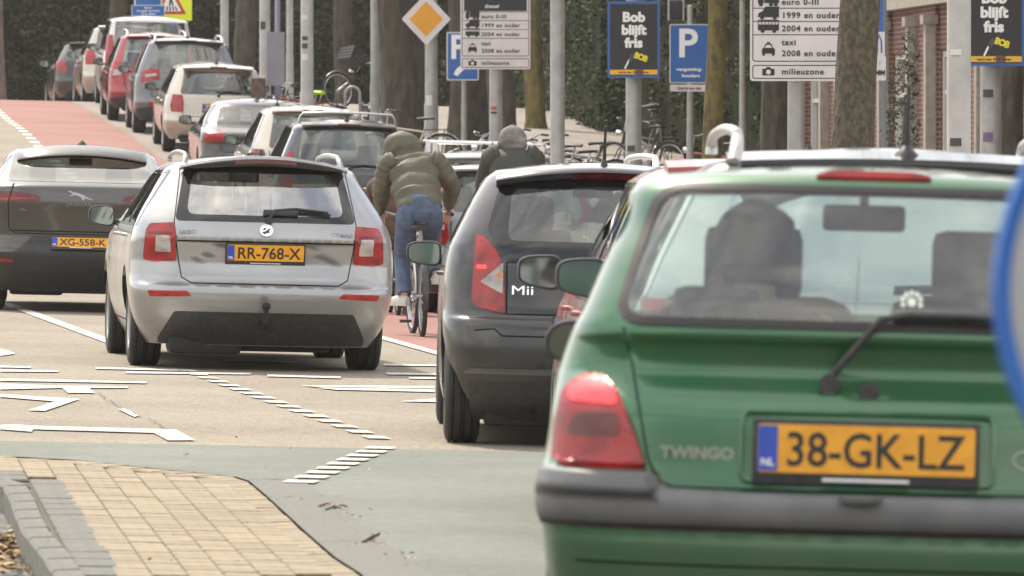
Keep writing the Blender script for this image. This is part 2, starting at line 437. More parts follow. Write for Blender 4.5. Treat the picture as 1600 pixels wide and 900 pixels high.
def stroke(pts, wd):        # thin closed polygon along a polyline (for seams)
    L = []; Rr = []
    for i, p in enumerate(pts):
        p = Vector(p); a = Vector(pts[max(i - 1, 0)]); b = Vector(pts[min(i + 1, len(pts) - 1)])
        d = (b - a).normalized(); n = Vector((-d.y, d.x)) * wd / 2
        L.append(tuple(p + n)); Rr.append(tuple(p - n))
    return L + Rr[::-1]
def RP(car, pts, r=.02, d=.05, mirror=False):
    if mirror: pts = [(-x, z) for x, z in pts][::-1]
    return [car.R(x, z) for x, z in densify(roundpoly(pts, r) if r > 0 else pts, d)]
def SP(car, pts, sg, r=.03, d=.12):
    return [car.Sd(y, z, sg) for y, z in densify(roundpoly(pts, r) if r > 0 else pts, d)]
def RS(car, pts, wd=.008):
    q = []
    for i in range(len(pts) - 1):
        a = Vector(pts[i]); b = Vector(pts[i + 1]); n = max(1, int((b - a).length / .05))
        for k in range(n): t = a.lerp(b, k / n); q.append((t.x, t.y))
    q.append(pts[-1])
    return [car.R(x, z) for x, z in stroke(q, wd)]
def SS(car, pts, sg, wd=.008):
    q = []
    for i in range(len(pts) - 1):
        a = Vector(pts[i]); b = Vector(pts[i + 1]); n = max(1, int((b - a).length / .1))
        for k in range(n): t = a.lerp(b, k / n); q.append((t.x, t.y))
    q.append(pts[-1])
    return [car.Sd(y, z, sg) for y, z in stroke(q, wd)]
def arch_poly(car, yc, zc, r, sg):
    pts = []
    a0 = math.asin(max(-1, (car.z0 + .002 - zc) / r))
    for k in range(19):
        a = a0 + (pi - 2 * a0) * k / 18; pts.append((yc + r * cos(a), zc + r * sin(a)))
    return [car.Sd(y, z, sg) for y, z in pts]

WHEELS = {}
def wheel(root, x, y, R_, wd, sg, tyre_lbl=None, spokes=5):
    key = (R_, wd, spokes)
    h = wd / 2; rr = R_ * .66
    if key not in WHEELS:
        t = MB()
        prof = [(-h, rr), (-h - .004, R_ * .8), (-h * .96, R_ * .93), (-h * .80, R_ * .988), (-h * .62, R_), (-h * .60, R_ - .007), (-h * .54, R_ - .007), (-h * .52, R_),
                (-h * .14, R_ + .002), (-h * .12, R_ - .007), (-h * .05, R_ - .007), (-h * .03, R_ + .002), (h * .03, R_ + .002), (h * .05, R_ - .007), (h * .12, R_ - .007), (h * .14, R_ + .002),
                (h * .52, R_), (h * .54, R_ - .007), (h * .60, R_ - .007), (h * .62, R_), (h * .80, R_ * .988), (h * .96, R_ * .93), (h + .004, R_ * .8), (h, rr), (h * .8, rr - .01), (-h * .8, rr - .01), (-h, rr)]
        t.lathe(prof, (0, 0, 0), n=40)
        to = t.build('tyre', RUB, None, angle=30)
        r = MB(); r.lathe([(h * .98, rr + .002), (h * .9, rr - .02), (h * .2, rr - .03), (-h * .9, rr - .02), (-h * .98, rr + .002)], (0, 0, 0), n=32)
        for k in range(spokes):
            a = 2 * pi * k / spokes; Rm = Matrix.Rotation(a, 3, 'X')
            r.box(Rm @ Vector((h * .62, 0, rr * .5)), (.03, rr * .3, rr * .95), Rm, .008)
        r.lathe([(h * .75, .001), (h * .75, .05), (h * .3, .07)], (0, 0, 0), n=16)
        b = MB(); b.lathe([(-h * .1, .001), (-h * .1, rr * .75), (h * .0, rr * .75), (h * .0, .001)], (0, 0, 0), n=24)
        ro = r.build('rim', RIM, None, angle=30); bo = b.build('brake_disc', UND, None)
        WHEELS[key] = (to.data, ro.data, bo.data)
        for o in (to, ro, bo): bpy.data.objects.remove(o)
    ms = WHEELS[key]
    wo = link('wheel', ms[0], None, root); wo.location = (x, y, R_); wo.rotation_euler = (random.random() * 1.2, 0, 0 if sg > 0 else pi)
    for nm, me in (('rim', ms[1]), ('brake_disc', ms[2])): link(nm, me, None, wo)
    return wo

def plate(root, car, x, z, txt, wd=.52, ht=.11, tilt=None, off=.012, frame=True, y=None):
    p = car.pos(x, z, off); a = car.pitch(z) if tilt is None else tilt
    if y is not None: p.y = y
    pr = bpy.data.objects.new('number_plate', None)
    mb = MB(); mb.box((0, 0, -.008), (wd + .024, .012, ht + .04), bev=.005)
    fo = mb.build('number_plate', BLK, root); fo.location = p; fo.rotation_euler = (-a, 0, 0)
    bpy.data.objects.remove(pr)
    mb = MB(); mb.prism(roundpoly([(-wd / 2, -ht / 2), (wd / 2, -ht / 2), (wd / 2, ht / 2), (-wd / 2, ht / 2)], .008), -.010, -.004)
    mb.build('plate_face', PLATE, fo)
    mb = MB(); mb.prism([(-wd / 2 + .001, -ht / 2 + .004), (-wd / 2 + .048, -ht / 2 + .004), (-wd / 2 + .048, ht / 2 - .004), (-wd / 2 + .001, ht / 2 - .004)], -.0125, -.0095)
    mb.build('euro_band', PBLUE, fo)
    text('NL', .018, (-wd / 2 + .024, -.0128, -.042), fo, WHT, bold=.0006)
    ch = ht * .70
    n = len(txt); x0 = -wd / 2 + .062; x1 = wd / 2 - .02; step = (x1 - x0) / n
    q = text(txt, ch, (0, -.0105, -ch / 2), fo, INK, 'plate_number', bold=.0014)
    xs = [v.co.x for v in q.data.vertices]; W = max(xs) - min(xs); k = (x1 - x0 - .012) / W
    for v in q.data.vertices: v.co.x *= k
    q.location.x = (x0 + x1) / 2
    mb = MB(); mb.box((0, -.0155, -ht / 2 - .015), (wd * .4, .003, .008))
    mb.build('frame_print', SILV, fo)
    return fo

def mirror(root, x, y, z, sg, shell, wd=.2, ht=.14, arm=True, skew=.25, stalk_down=.05, sq=.55):
    """x = outer end of the door skin; the housing stands outboard of it"""
    def out(t, grow=1, yy=0):
        pts = []
        for k in range(20):
            a = 2 * pi * k / 20; c, s_ = cos(a), sin(a)
            px = math.copysign(abs(c) ** sq, c) * wd / 2 * grow; pz = math.copysign(abs(s_) ** sq, s_) * ht / 2 * grow
            pz *= 1 - skew * (px / (wd / 2)) * sg * (1 if pz < 0 else .35)
            pts.append(Vector((px, yy, pz)))
        return pts
    c = Vector((x + sg * (wd / 2 + .045), y, z))
    mb = MB()
    def sh(l): return [c + p for p in l]
    mb.rings([sh(out(0, .90, -.002)), sh(out(0, 1.0, 0)), sh(out(0, 1.02, .02)), sh(out(0, .95, .07)), sh(out(0, .75, .11)), sh(out(0, .3, .13))])
    mb.box(c + Vector((-sg * (wd / 2 + .015), .045, -ht * .32)), (.10, .05, .04), bev=.015)
    if stalk_down: mb.tube([c + Vector((-sg * wd * .35, .04, -ht * .35)), c + Vector((-sg * wd * .5, .05, -ht * .35 - stalk_down)), c + Vector((-sg * (wd * .5 + .06), .06, -ht * .35 - stalk_down * 1.4))], [.035, .03, .04], 8)
    h = mb.build('door_mirror', shell, root, angle=60)
    gb = MB(); gb.rings([sh(out(0, .88, -.004)), sh(out(0, .88, -.0035))])
    rim = MB(); rim.tube(sh(out(0, .93, -.004)) + [sh(out(0, .93, -.004))[0]], .0055, 6, False)
    rim.build('mirror_rim', BLK, h)
    g = gb.build('mirror_glass', MIR, h, smooth=False)
    return h

def headrest(root, x, y, z, h=.19, w=.25, m=None, name='headrest'):
    mb = MB(); mb.box((x, y, z), (w, .10, h), bev=.035)
    mb.tube([(x - .06, y, z), (x - .06, y, z - h)], .007, 6); mb.tube([(x + .06, y, z), (x + .06, y, z - h)], .007, 6)
    return mb.build(name, m or INT, root, angle=60)
def interior(root, car, yR, yF, zs=.95, rear=True, shelf=True, wheel_side=-1, sxx=.36):
    w = car.row(zs)[1] - .10
    mb = MB(); mb.box((0, (yR + yF) / 2 + .2, .42), (w * 2, yF - yR + .4, .1)); mb.build('floor', UND, root)
    mb = MB(); mb.box((0, yF + .35, zs - .17), (w * 1.96, .5, .28), bev=.06); mb.build('dashboard', INT, root)
    mb = MB(); mb.lathe([(-.012, .178), (0, .19), (.012, .178), (0, .166), (-.012, .178)], (0, 0, 0), 'y', 24); mb.box((0, 0, 0), (.34, .03, .05), bev=.01)
    o = mb.build('steering_wheel', BLK, root); o.location = (wheel_side * sxx, yF + .02, zs - .04); o.rotation_euler = (-.4, 0, 0)
    for sx in (-1, 1):
        mb = MB(); mb.box((sx * sxx, yF - .60, .52), (.48, .52, .16), bev=.05)
        mb.box((sx * sxx, yF - .87, zs - .17), (.46, .13, .58), Matrix.Rotation(.2, 3, 'X'), .05)
        s_ = mb.build('front_seat', INT, root, angle=60)
        headrest(s_, sx * sxx, yF - .98, zs + .20)
    if rear:
        mb = MB(); mb.box((0, yR + .55, .56), (w * 1.8, .5, .18), bev=.05); mb.box((0, yR + .30, zs - .24), (w * 1.8, .13, .50), Matrix.Rotation(.2, 3, 'X'), .05)
        s_ = mb.build('rear_bench', INT, root, angle=60)
        for sx in (-1, 1): headrest(s_, sx * .38, yR + .24, zs + .07, .15, .22)
    mb = MB(); zt = car.zt; yw = car.row(car.zt)[2]
    mb.box((0, yw - .30 + .18, zt - .115), (.22, .03, .07), bev=.015); mb.tube([(0, yw - .12, zt - .09), (0, yw - .06, zt - .03)], .012, 6)
    mb.build('rear_view_mirror', BLK, root)

def wiper(root, car, pts, blade, m=None):
    mb = MB(); P = [car.pos(x, z, .035) for x, z in pts]
    P[0] = car.pos(*pts[0], .012)
    mb.tube(P, [.016] + [.010] * (len(P) - 2) + [.008], 6)
    mb.lathe([(-.0, .001), (0.0, .026), (.02, .024), (.03, .001)], car.pos(*pts[0], .0) - Vector((0, .03, 0)), 'y', 14)
    o = mb.build('wiper_arm', m or BLK, root)
    if blade:
        b = MB(); b.tube([car.pos(x, z, .018) for x, z in blade], .010, 6, sq=.7); b.build('wiper_blade', BLK, o)
    return o
def antenna(root, car, y, h, lean=0.0, x=0, m=None, base=.03, z=None):
    zt = z if z is not None else car.zt + car.crown * .9
    mb = MB(); mb.lathe([(-.01, base * 1.2), (.01, base), (.035, base * .45), (.05, .006)], (x, y, zt), 'z', 12)
    if h > .06: mb.tube([(x, y, zt + .03), (x, y - lean, zt + h)], [.010, .006], 6)
    return mb.build('antenna', m or BLK, root)
def rail(root, car, x, y0, y1, z, h=.055, m=None, t=.016):
    obs = []
    for sg in (-1, 1):
        mb = MB(); X = sg * x
        pts = [(X + sg * .015, y0 - .10, z - .035), (X + sg * .005, y0 - .05, z + .01), (X, y0 + .02, z + h * .7), (X, y0 + .12, z + h), (X, (y0 + y1) / 2, z + h + .015), (X, y1 - .1, z + h * .9), (X, y1, z)]
        sm = []; rs = []
        rr_ = [t * 1.3, t * 1.3, t * 1.1, t, t, t, t * 1.3]
        for i in range(len(pts) - 1):
            p0, p1, p2, p3 = [Vector(pts[max(0, min(len(pts) - 1, j))]) for j in (i - 1, i, i + 1, i + 2)]
            for q in range(5):
                f = q / 5; sm.append(.5 * (2 * p1 + (p2 - p0) * f + (2 * p0 - 5 * p1 + 4 * p2 - p3) * f * f + (3 * p1 - p0 - 3 * p2 + p3) * f ** 3)); rs.append(rr_[i] * (1 - f) + rr_[i + 1] * f)
        sm.append(Vector(pts[-1])); rs.append(rr_[-1])
        mb.tube(sm, rs, 10)
        obs.append(mb.build('roof_rail', m or SILV, root))
    return obs
def handle(root, car, y, z, sg, m):
    u, v = car.Sd(y, z, sg); p = car.P(u, v)
    mb = MB(); mb.tube([p + Vector((sg * -.005, -.10, 0)), p + Vector((sg * .016, -.08, 0)), p + Vector((sg * .018, .05, 0)), p + Vector((sg * -.005, .09, 0))], [.010, .012, .011, .009], 8)
    return mb.build('door_handle', m, root)
def underside(root, car, L, w, z=.20, low=.14, y0=.25):
    mb = MB(); mb.box((0, L / 2 + .15, z + .06), (w * 1.6, L - 1.2, .16)); mb.box((0, y0 + .25, z - .02), (w * 1.1, .35, .10), bev=.03); mb.box((.05, L * .5, z - .02), (.25, L * .6, .08), bev=.02)
    mb.box((-w * .45, y0 + .12, z - .03), (.5, .3, .12), bev=.04)
    return mb.build('underbody', UND, root, smooth=False)
def exhaust(root, x, y, z, r=.03):
    mb = MB(); mb.lathe([(0, r), (-.01, r * 1.05), (0.25, r), (.25, .001)], (x, y, z), 'y', 14); mb.lathe([(-.008, r * .85), (.1, r * .85), (.1, .001)], (x, y, z), 'y', 14)
    return mb.build('exhaust_pipe', RIM, root)

def place_car(name, px_center, D, yaw_deg, label, group=None, X=None, cat='car'):
    X = (px_center - 800) / F * D if X is None else X
    z = gz(X, D + .8); Z2 = gz(X, D + 3.3)
    pitch = atan2(Z2 - z, 2.5); roll = .025
    o = empty(name, (X, D, gz(X, D) if D < 62 else z - .8 * sin(pitch)), radians(-yaw_deg), 0, 0, label, cat, group)
    o.rotation_mode = 'XYZ'
    o.rotation_euler = (pitch, roll, radians(-yaw_deg))
    return o
def side_windows(car, belt, top, yr0, yr1, yf1, yf0, posts, gl, border=.018):
    """greenhouse of one side: rear-bottom, rear-top, front-top, front-bottom y positions; posts = y of the pillars"""
    regs = []
    for sg in (-1, 1):
        regs.append(dict(name='window_trim', mat=TRIM, off=.001, skirt=.004, poly=SP(car, [(yr0 - border, belt - border), (yf0 + border * 2, belt - border), (yf1 + border, top + border), (yr1 - border, top + border)], sg, .03)))
        ys = [None] + posts + [None]
        n = len(posts) + 1
        for k in range(n):
            a0 = yr0 if k == 0 else posts[k - 1] + .03; a1 = yr1 if k == 0 else posts[k - 1] + .03
            b0 = yf0 if k == n - 1 else posts[k] - .03; b1 = yf1 if k == n - 1 else posts[k] - .03
            if b0 - a0 < .05: continue
            regs.append(dict(name='side_window', mat=gl, off=-.004, skirt=.006, poly=SP(car, [(a0, belt), (b0, belt), (b1, top), (a1, top)], sg, .03)))
    return regs
def windscreen(car, zb, zt_, gl=None):
    return [dict(name='windscreen', mat=gl or GLS, off=-.003, skirt=.006, poly=[(sg * u, v) for u, v in densify([(2.22, zb), (2.999, zb), (2.999, zt_), (2.3, zt_)], .15)]) for sg in (-1, 1)]
def doors(car, belt, y0, y1, y2, zlow=.32):
    r = []
    for sg in (-1, 1):
        for yy in (y1, y2):
            r.append(dict(name='s', seam=True, poly=SS(car, [(yy, zlow), (yy, belt - .03)], sg, .010)))
        r.append(dict(name='s', seam=True, poly=SS(car, [(y0 + .33, zlow + .25), (y0 + .12, zlow + .5), (y0, belt - .03)], sg, .010)))
        r.append(dict(name='s', seam=True, poly=SS(car, [(y0 + .45, zlow - .02), (y2, zlow - .02)], sg, .010)))
    return r
# ------------------------------------------------------------------ the cars
def arches(car, ya, yb, R_, r=.05):
    return [dict(name='arch', hole=True, poly=arch_poly(car, y, R_, R_ + r, sg)) for y in (ya, yb) for sg in (-1, 1)]
def mirrored(car, f):      # build the same region on the left and the right
    return [f(1), f(-1)]
def LR(car, name, m, pts, off=.006, r=.02, d=.04, **k):
    return [dict(name=name, mat=m, off=off, poly=RP(car, pts, r, d, mirror=mm), **k) for mm in (False, True)]
def badge_disc(root, p, r, m, name='badge', tilt=0):
    mb = MB(); mb.lathe([(-.006, .001), (-.008, r * .82), (-.012, r * .86), (-.012, r), (.004, r * 1.03)], (0, 0, 0), 'y', 28)
    o = mb.build(name, m, root); o.location = p; o.rotation_euler = (-tilt, 0, 0); return o

# --- silver estate car
def silver_estate():
    root = place_car('estate_car', 412, 43.3, -6.7, 'silver estate car with tow ball and roof rails driving beside the grey car', 'cars driving away on the road')
    rows = [(.17, .20, .76, 4.40), (.26, .12, .82, 4.55), (.36, .06, .865, 4.62), (.46, .02, .89, 4.64), (.53, .0, .90, 4.64), (.565, .008, .903, 4.63), (.590, .045, .905, 4.62), (.62, .075, .905, 4.6),
            (.725, .10, .905, 4.5), (.735, .102, .905, 4.49), (.80, .085, .90, 4.4), (.868, .072, .897, 4.25), (.885, .052, .895, 4.2), (.93, .068, .885, 3.9), (1.0, .105, .865, 3.55), (1.08, .16, .83, 3.32), (1.2, .25, .765, 3.05), (1.30, .325, .71, 2.82), (1.38, .385, .655, 2.6), (1.415, .42, .615, 2.45), (1.43, .47, .57, 2.36)]
    def disp(x, z):      # recess of the plate in the tailgate
        k = max(0, min(1, (z - .728) / .012)) * max(0, min(1, (.872 - z) / .01)); e = .50 + (z - .73) * -1.3
        t = max(0, min(1, (e - abs(x)) / .05)); return .028 * k * t
    c = Car(rows, Lr=.50, nr=3.0, crown=.035, arch=.06, zb=.9, disp=disp)
    P_ = paint('silver_paint', (.35, .36, .375), .7, .36)
    A = arches(c, .98, 3.66, .325, .045)
    regs = A + side_windows(c, .985, 1.335, .42, .62, 2.66, 3.22, [1.28, 2.15], GLM) + windscreen(c, 1.02, 1.37)
    regs += [dict(name='rear_window_border', mat=TRIM, off=.002, skirt=.006, poly=RP(c, [(-.615, 1.012), (.615, 1.012), (.535, 1.385), (-.535, 1.385)], .04)),
             dict(name='rear_window', mat=GLO, off=.004, skirt=.004, poly=RP(c, [(-.535, 1.055), (.535, 1.055), (.485, 1.345), (-.485, 1.345)], .06))]
    tg = [(-.62, 1.0), (-.607, .87), (-.585, .735), (-.565, .63), (-.50, .592), (.50, .592), (.565, .63), (.585, .735), (.607, .87), (.62, 1.0)]
    regs += [dict(name='s', seam=True, poly=RS(c, tg, .008))]
    regs += [dict(name='s', seam=True, poly=RS(c, [(sx * .62, 1.0), (sx * .56, 1.40)], .007)) for sx in (-1, 1)]
    regs += [dict(name='s', seam=True, poly=RS(c, [(-.60, .877), (.60, .877)], .010))]
    regs += LR(c, 'tail_light', RED, [(.60, .74), (.76, .728), (.815, .745), (.805, .93), (.775, .985), (.615, .995)], .010, .02)
    regs += LR(c, 'reversing_lens', CLR, [(.635, .80), (.735, .80), (.735, .905), (.645, .905)], .014, .01, parent='tail_light')
    regs += LR(c, 'light_band', DRED, [(.635, .915), (.785, .915), (.785, .93), (.64, .93)], .013, .004, parent='tail_light')
    regs += LR(c, 'reflector', RED, [(.50, .505), (.77, .495), (.79, .535), (.53, .54)], .006, .01)
    regs += [dict(name='rear_diffuser', mat=BLK, off=-.004, skirt=.02, poly=RP(c, [(-.70, .172), (.70, .172), (.705, .22), (.61, .40), (-.61, .40), (-.705, .22)], .02))]
    regs += doors(c, .97, 1.05, 2.12, 3.15)
    o = build_shell(c, regs, P_, root)
    # spoiler with the third brake light
    mb = MB(); N_ = 16; rr = []
    for k in range(N_ + 1):
        x = -.575 + 1.15 * k / N_; q = 1 - (abs(x) / .60) ** 3
        zt = 1.462 - .085 * x * x / .36 * .9; yb = .235 + .17 * (1 - q) 
        rr.append([Vector((x, yb, zt - .020)), Vector((x, yb + .01, zt - .004)), Vector((x, .48, zt + .004)), Vector((x, .50, zt - .04)), Vector((x, yb + .06, zt - .05 * (.3 + .7 * q)))])
    mb.rings(rr); sp = mb.build('roof_spoiler', P_, root, angle=50)
    mb = MB(); rr = []
    for k in range(13):
        x = -.21 + .42 * k / 12; zt = 1.462 - .0765 * x * x / .36
        rr.append([Vector((x, .250, zt - .020)), Vector((x, .250, zt - .050)), Vector((x, .30, zt - .056)), Vector((x, .32, zt - .02))])
    mb.rings(rr); mb.build('brake_light', DRED, sp)
    mb = MB(); rr = []
    for k in range(17):
        x = -.54 + 1.08 * k / 16; zt = 1.462 - .0765 * x * x / .36; q = 1 - (abs(x) / .60) ** 3
        rr.append([Vector((x, .262 + .17 * (1 - q), zt - .022)), Vector((x, .275 + .17 * (1 - q), zt - .022 - .045 * q)), Vector((x, .42, zt - .030 - .05 * q)), Vector((x, .43, zt - .02))])
    mb.rings(rr); mb.build('spoiler_underside', TRIM, sp)
    plate(root, c, 0, .808, 'RR-768-X', y=.092)
    # round emblem with a winged arrow
    b = badge_disc(root, c.pos(0, .952, .004), .045, CHR, tilt=c.pitch(.95))
    mb = MB(); mb.prism([(-.026, -.012), (-.004, -.006), (.012, .010), (.030, .016), (.016, -.002), (.020, -.014), (.004, -.012), (-.012, -.024)], -.014, -.009)
    mb.prism([(-.024, .006), (-.002, .010), (-.010, .024)], -.014, -.009); mb.build('emblem_relief', BLK, b)
    BDG = mat('worn_chrome_badge', (.20, .20, .20), .3, .8)
    text('SKODA', .026, c.pos(-.515, .925, .003), root, BDG, 'badge_lettering', 1.25, rot=(pi / 2 - c.pitch(.93), 0, -.09)); text('OCTAVIA', .026, c.pos(.50, .925, .003), root, BDG, 'badge_lettering', 1.2, rot=(pi / 2 - c.pitch(.93), 0, .09))
    wiper(root, c, [(.02, 1.03), (.06, 1.075), (.20, 1.088), (.42, 1.068)], [(.02, 1.075), (.25, 1.082), (.44, 1.062)])
    mb = MB(); mb.box(c.pos(.10, 1.068, .02), (.24, .025, .04), bev=.01); mb.build('wiper_cover', BLK, root)
    mb = MB(); mb.tube([(0, .30, .30), (0, .02, .30), (0, -.07, .34), (0, -.08, .42)], [.022, .022, .02, .018], 10); mb.lathe([(-.03, .001), (-.024, .018), (0, .031), (.024, .022), (.032, .001)], (0, -.08, .445), 'z', 14)
    mb.build('tow_ball', UND, root)
    rail(root, c, .525, .62, 2.3, 1.425, .045, mat('dull_silver', (.36, .36, .36), .4, .8), .015)
    antenna(root, c, .72, .055, base=.028, z=1.46)
    for sg in (-1, 1):
        mirror(root, sg * .82, 3.02, 1.02, sg, BLK if sg < 0 else BLK, .19, .145, skew=.22, stalk_down=0)
        for yy in (1.35, 2.35): handle(root, c, yy, .90, sg, P_)
    for y in (.98, 3.66):
        for sg in (-1, 1): wheel(root, sg * .76, y, .325, .215, sg)
    underside(root, c, 4.6, .86, .20)
    exhaust(root, -.50, .25, .22)
    interior(root, c, .45, 2.75, .95)
    return root, c

def green_hatch():
    root = place_car('hatchback_car', 1347, 15.3, 2.2, 'green small hatchback with grey bumper filling the right foreground', 'cars queueing in the right lane')
    rows = [(.20, .08, .70, 3.25), (.32, .03, .75, 3.36), (.43, .010, .775, 3.40), (.52, .002, .788, 3.42), (.548, .004, .792, 3.42), (.58, -.022, .803, 3.43), (.61, -.027, .806, 3.43), (.635, -.018, .806, 3.43), (.652, .034, .803, 3.42), (.68, .040, .80, 3.42), (.70, .042, .79, 3.4),
            (.74, .044, .783, 3.38), (.81, .047, .775, 3.32), (.86, .078, .770, 3.24), (.91, .138, .763, 3.1), (.935, .160, .757, 3.0), (.985, .152, .742, 2.80), (1.02, .134, .729, 2.68), (1.07, .152, .705, 2.55), (1.15, .20, .675, 2.38), (1.22, .244, .648, 2.25), (1.30, .295, .613, 2.1), (1.37, .34, .602, 1.95), (1.395, .365, .582, 1.88), (1.412, .41, .55, 1.8)]
    def disp(x, z):      # the bumper rises beside the tailgate
        k = max(0, min(1, (abs(x) - .500) / .03)) * max(0, min(1, (z - .625) / .02)) * max(0, min(1, (.695 - z) / .016)); return -.058 * k
    c = Car(rows, Lr=.34, nr=3.2, crown=.022, arch=.045, zb=1.0, Lf=.7, disp=disp)
    P_ = paint('green_paint', (.017, .118, .043), .5, .34, .16)
    GB = mat('faded_bumper_plastic', (.115, .118, .125), .5, noise=6, col2=(.15, .152, .158), bump=(200, .2, .002))
    GASK = mat('window_gasket', (.03, .025, .027), .5)
    regs = arches(c, .62, 2.97, .27, .05)
    regs += side_windows(c, 1.03, 1.34, .40, .55, 2.1, 2.55, [1.25], GLT) + windscreen(c, 1.02, 1.36, GLT)
    regs += [dict(name='rear_window_gasket', mat=GASK, off=.006, skirt=.012, poly=RP(c, [(-.630, 1.035), (.630, 1.035), (.528, 1.380), (-.528, 1.380)], .075, .03)),
             dict(name='rear_window', mat=GLT, off=.003, skirt=.004, poly=RP(c, [(-.608, 1.055), (.608, 1.055), (.510, 1.362), (-.510, 1.362)], .065, .03))]
    bl = [(.0, .568), (.60, .568), (.76, .568), (.9, .568)]
    regs += [dict(name='bumper', mat=GB, off=.003, skirt=.01, poly=[(-1.25 + .05 * k, .564) for k in range(51)] + [(1.25, .60), (1.25, .65), (1.25, .685)] + [c.R(x, z) for x, z in ((.78, .685), (.65, .685), (.53, .685), (.505, .678), (.485, .648), (.3, .642), (0, .642), (-.3, .642), (-.485, .648), (-.505, .678), (-.53, .685), (-.65, .685), (-.78, .685))] + [(-1.25, .685)]),
             dict(name='bumper_strip', mat=BLK, off=.004, skirt=.008, poly=[(u, v) for u, v in densify([(-1.25, .548), (1.25, .548), (1.25, .562), (-1.25, .562)], .06)])]
    tg = [(-.60, 1.03), (-.575, .93), (-.548, .80), (-.532, .72), (-.500, .662), (-.47, .652), (.47, .652), (.500, .662), (.532, .72), (.548, .80), (.575, .93), (.60, 1.03)]
    regs += [dict(name='s', seam=True, poly=RS(c, tg, .005))]
    regs += LR(c, 'tail_light', RED, [(.530, .691), (.758, .691), (.754, .78), (.738, .87), (.695, .908), (.645, .906), (.603, .87), (.570, .79)], .014, .02, .025, skirt=.02)
    regs += LR(c, 'brake_lens', REDL, [(.60, .835), (.72, .842), (.722, .87), (.69, .895), (.65, .895), (.618, .875)], .017, .02, .02, parent='tail_light')
    regs += LR(c, 'fog_lens', DRED, [(.595, .765), (.725, .765), (.70, .82), (.60, .82)], .0165, .02, .02, parent='tail_light')
    regs += doors(c, .98, 1.15, 2.45, 2.5)
    regs += [dict(name='s', seam=True, poly=RS(c, [(-.70, .466), (.70, .466)], .006))]
    o = build_shell(c, regs, P_, root, 1.6)
    # plate holder recess rim
    p = c.pos(0, .742, 0)
    plate(root, c, -.008, .752, '38-GK-LZ', .52, .116, off=.010)
    mb = MB(); y = c.pos(0, .742).y
    pts = roundpoly([(-.302, .672), (.302, .672), (.302, .838), (-.302, .838)], .02)
    mb.tube([(x - .005, c.pos(0, max(z, .72)).y - .004, z) for x, z in pts] + [(pts[0][0] - .005, c.pos(0, .72).y - .004, pts[0][1])], .006, 6, False)
    mb.build('plate_surround', P_, root)
    mb = MB(); mb.lathe([(-.012, .001), (-.014, .014), (-.012, .024), (.004, .026)], c.pos(-.005, .885, .002), 'y', 22); lk = mb.build('tailgate_lock', BLK, root)
    mb = MB(); rr = []
    for k in range(13):
        x = -.14 + .28 * k / 12; q = sqrt(max(0, 1 - (x / .142) ** 4)) ; P0 = c.pos(x, 1.407, 0)
        rr.append([P0 + Vector((0, -.020, .0)), P0 + Vector((0, -.012, .015 * q + .001)), P0 + Vector((0, .03, .014 * q + .001)), P0 + Vector((0, .02, -.016 * q)), P0 + Vector((0, -.014, -.016 * q))])
    mb.rings(rr); mb.build('brake_light', RED, root)
    wiper(root, c, [(-.10, .905), (-.085, .94), (-.03, 1.015), (.02, 1.05), (.09, 1.062), (.26, 1.058), (.44, 1.048)], [(.05, 1.066), (.30, 1.064), (.50, 1.050)])
    text('TWINGO', .027, c.pos(-.412, .722, .003), root, mat('worn_badge', (.30, .32, .29), .4, .5), 'badge_lettering', 1.08, rot=(pi / 2, 0, -.05), bold=.0015)
    # script emblem at the right of the plate: small round swirl
    mb = MB(); q0 = c.pos(.385, .735, .004)
    mb.tube([q0 + Vector((.03 * cos(t) - .01, 0, .022 * sin(t))) for t in np.linspace(.2, 6.6, 22)], .004, 6); mb.tube([q0 + Vector((.02, -.002, -.015)), q0 + Vector((.07, -.002, -.01)), q0 + Vector((.13, 0, -.012))], .004, 6)
    mb.build('badge', M['worn_badge'], root)
    # paw-like sticker inside the glass
    mb = MB(); q0 = c.pos(.095, 1.105, .006)
    def blob(cx, cz, r):
        n = 12; mb.add([(q0.x + cx + r * cos(2 * pi * k / n), q0.y + (cz) * .55 + r * sin(2 * pi * k / n) * .55, q0.z + cz + r * sin(2 * pi * k / n)) for k in range(n)], [tuple(range(n))])
    blob(0, 0, .011)
    for k in range(7):
        an = -.3 + 3.74 * k / 6; blob(.022 * cos(an), .022 * sin(an), .006)
    mb.build('window_sticker', mat('sticker', (.75, .8, .72), .6), root)
    mb = MB(); q0 = c.pos(-.02, .628, .03); mb.lathe([(-.012, .001), (0, .05), (.012, .055)], q0 + Vector((0, 0, -.01)), 'z', 20); mb.build('tailgate_grip', GB, root)
    for sg in (-1, 1): mirror(root, sg * .665, 2.35, .93, sg, BLK, .15, .12, skew=.1, stalk_down=0, sq=.9)
    for y in (.62, 2.97):
        for sg in (-1, 1): wheel(root, sg * .70, y, .27, .155, sg)
    underside(root, c, 3.4, .74, .24); interior(root, c, .42, 2.0, .98, wheel_side=-1, sxx=.29)
    return root, c

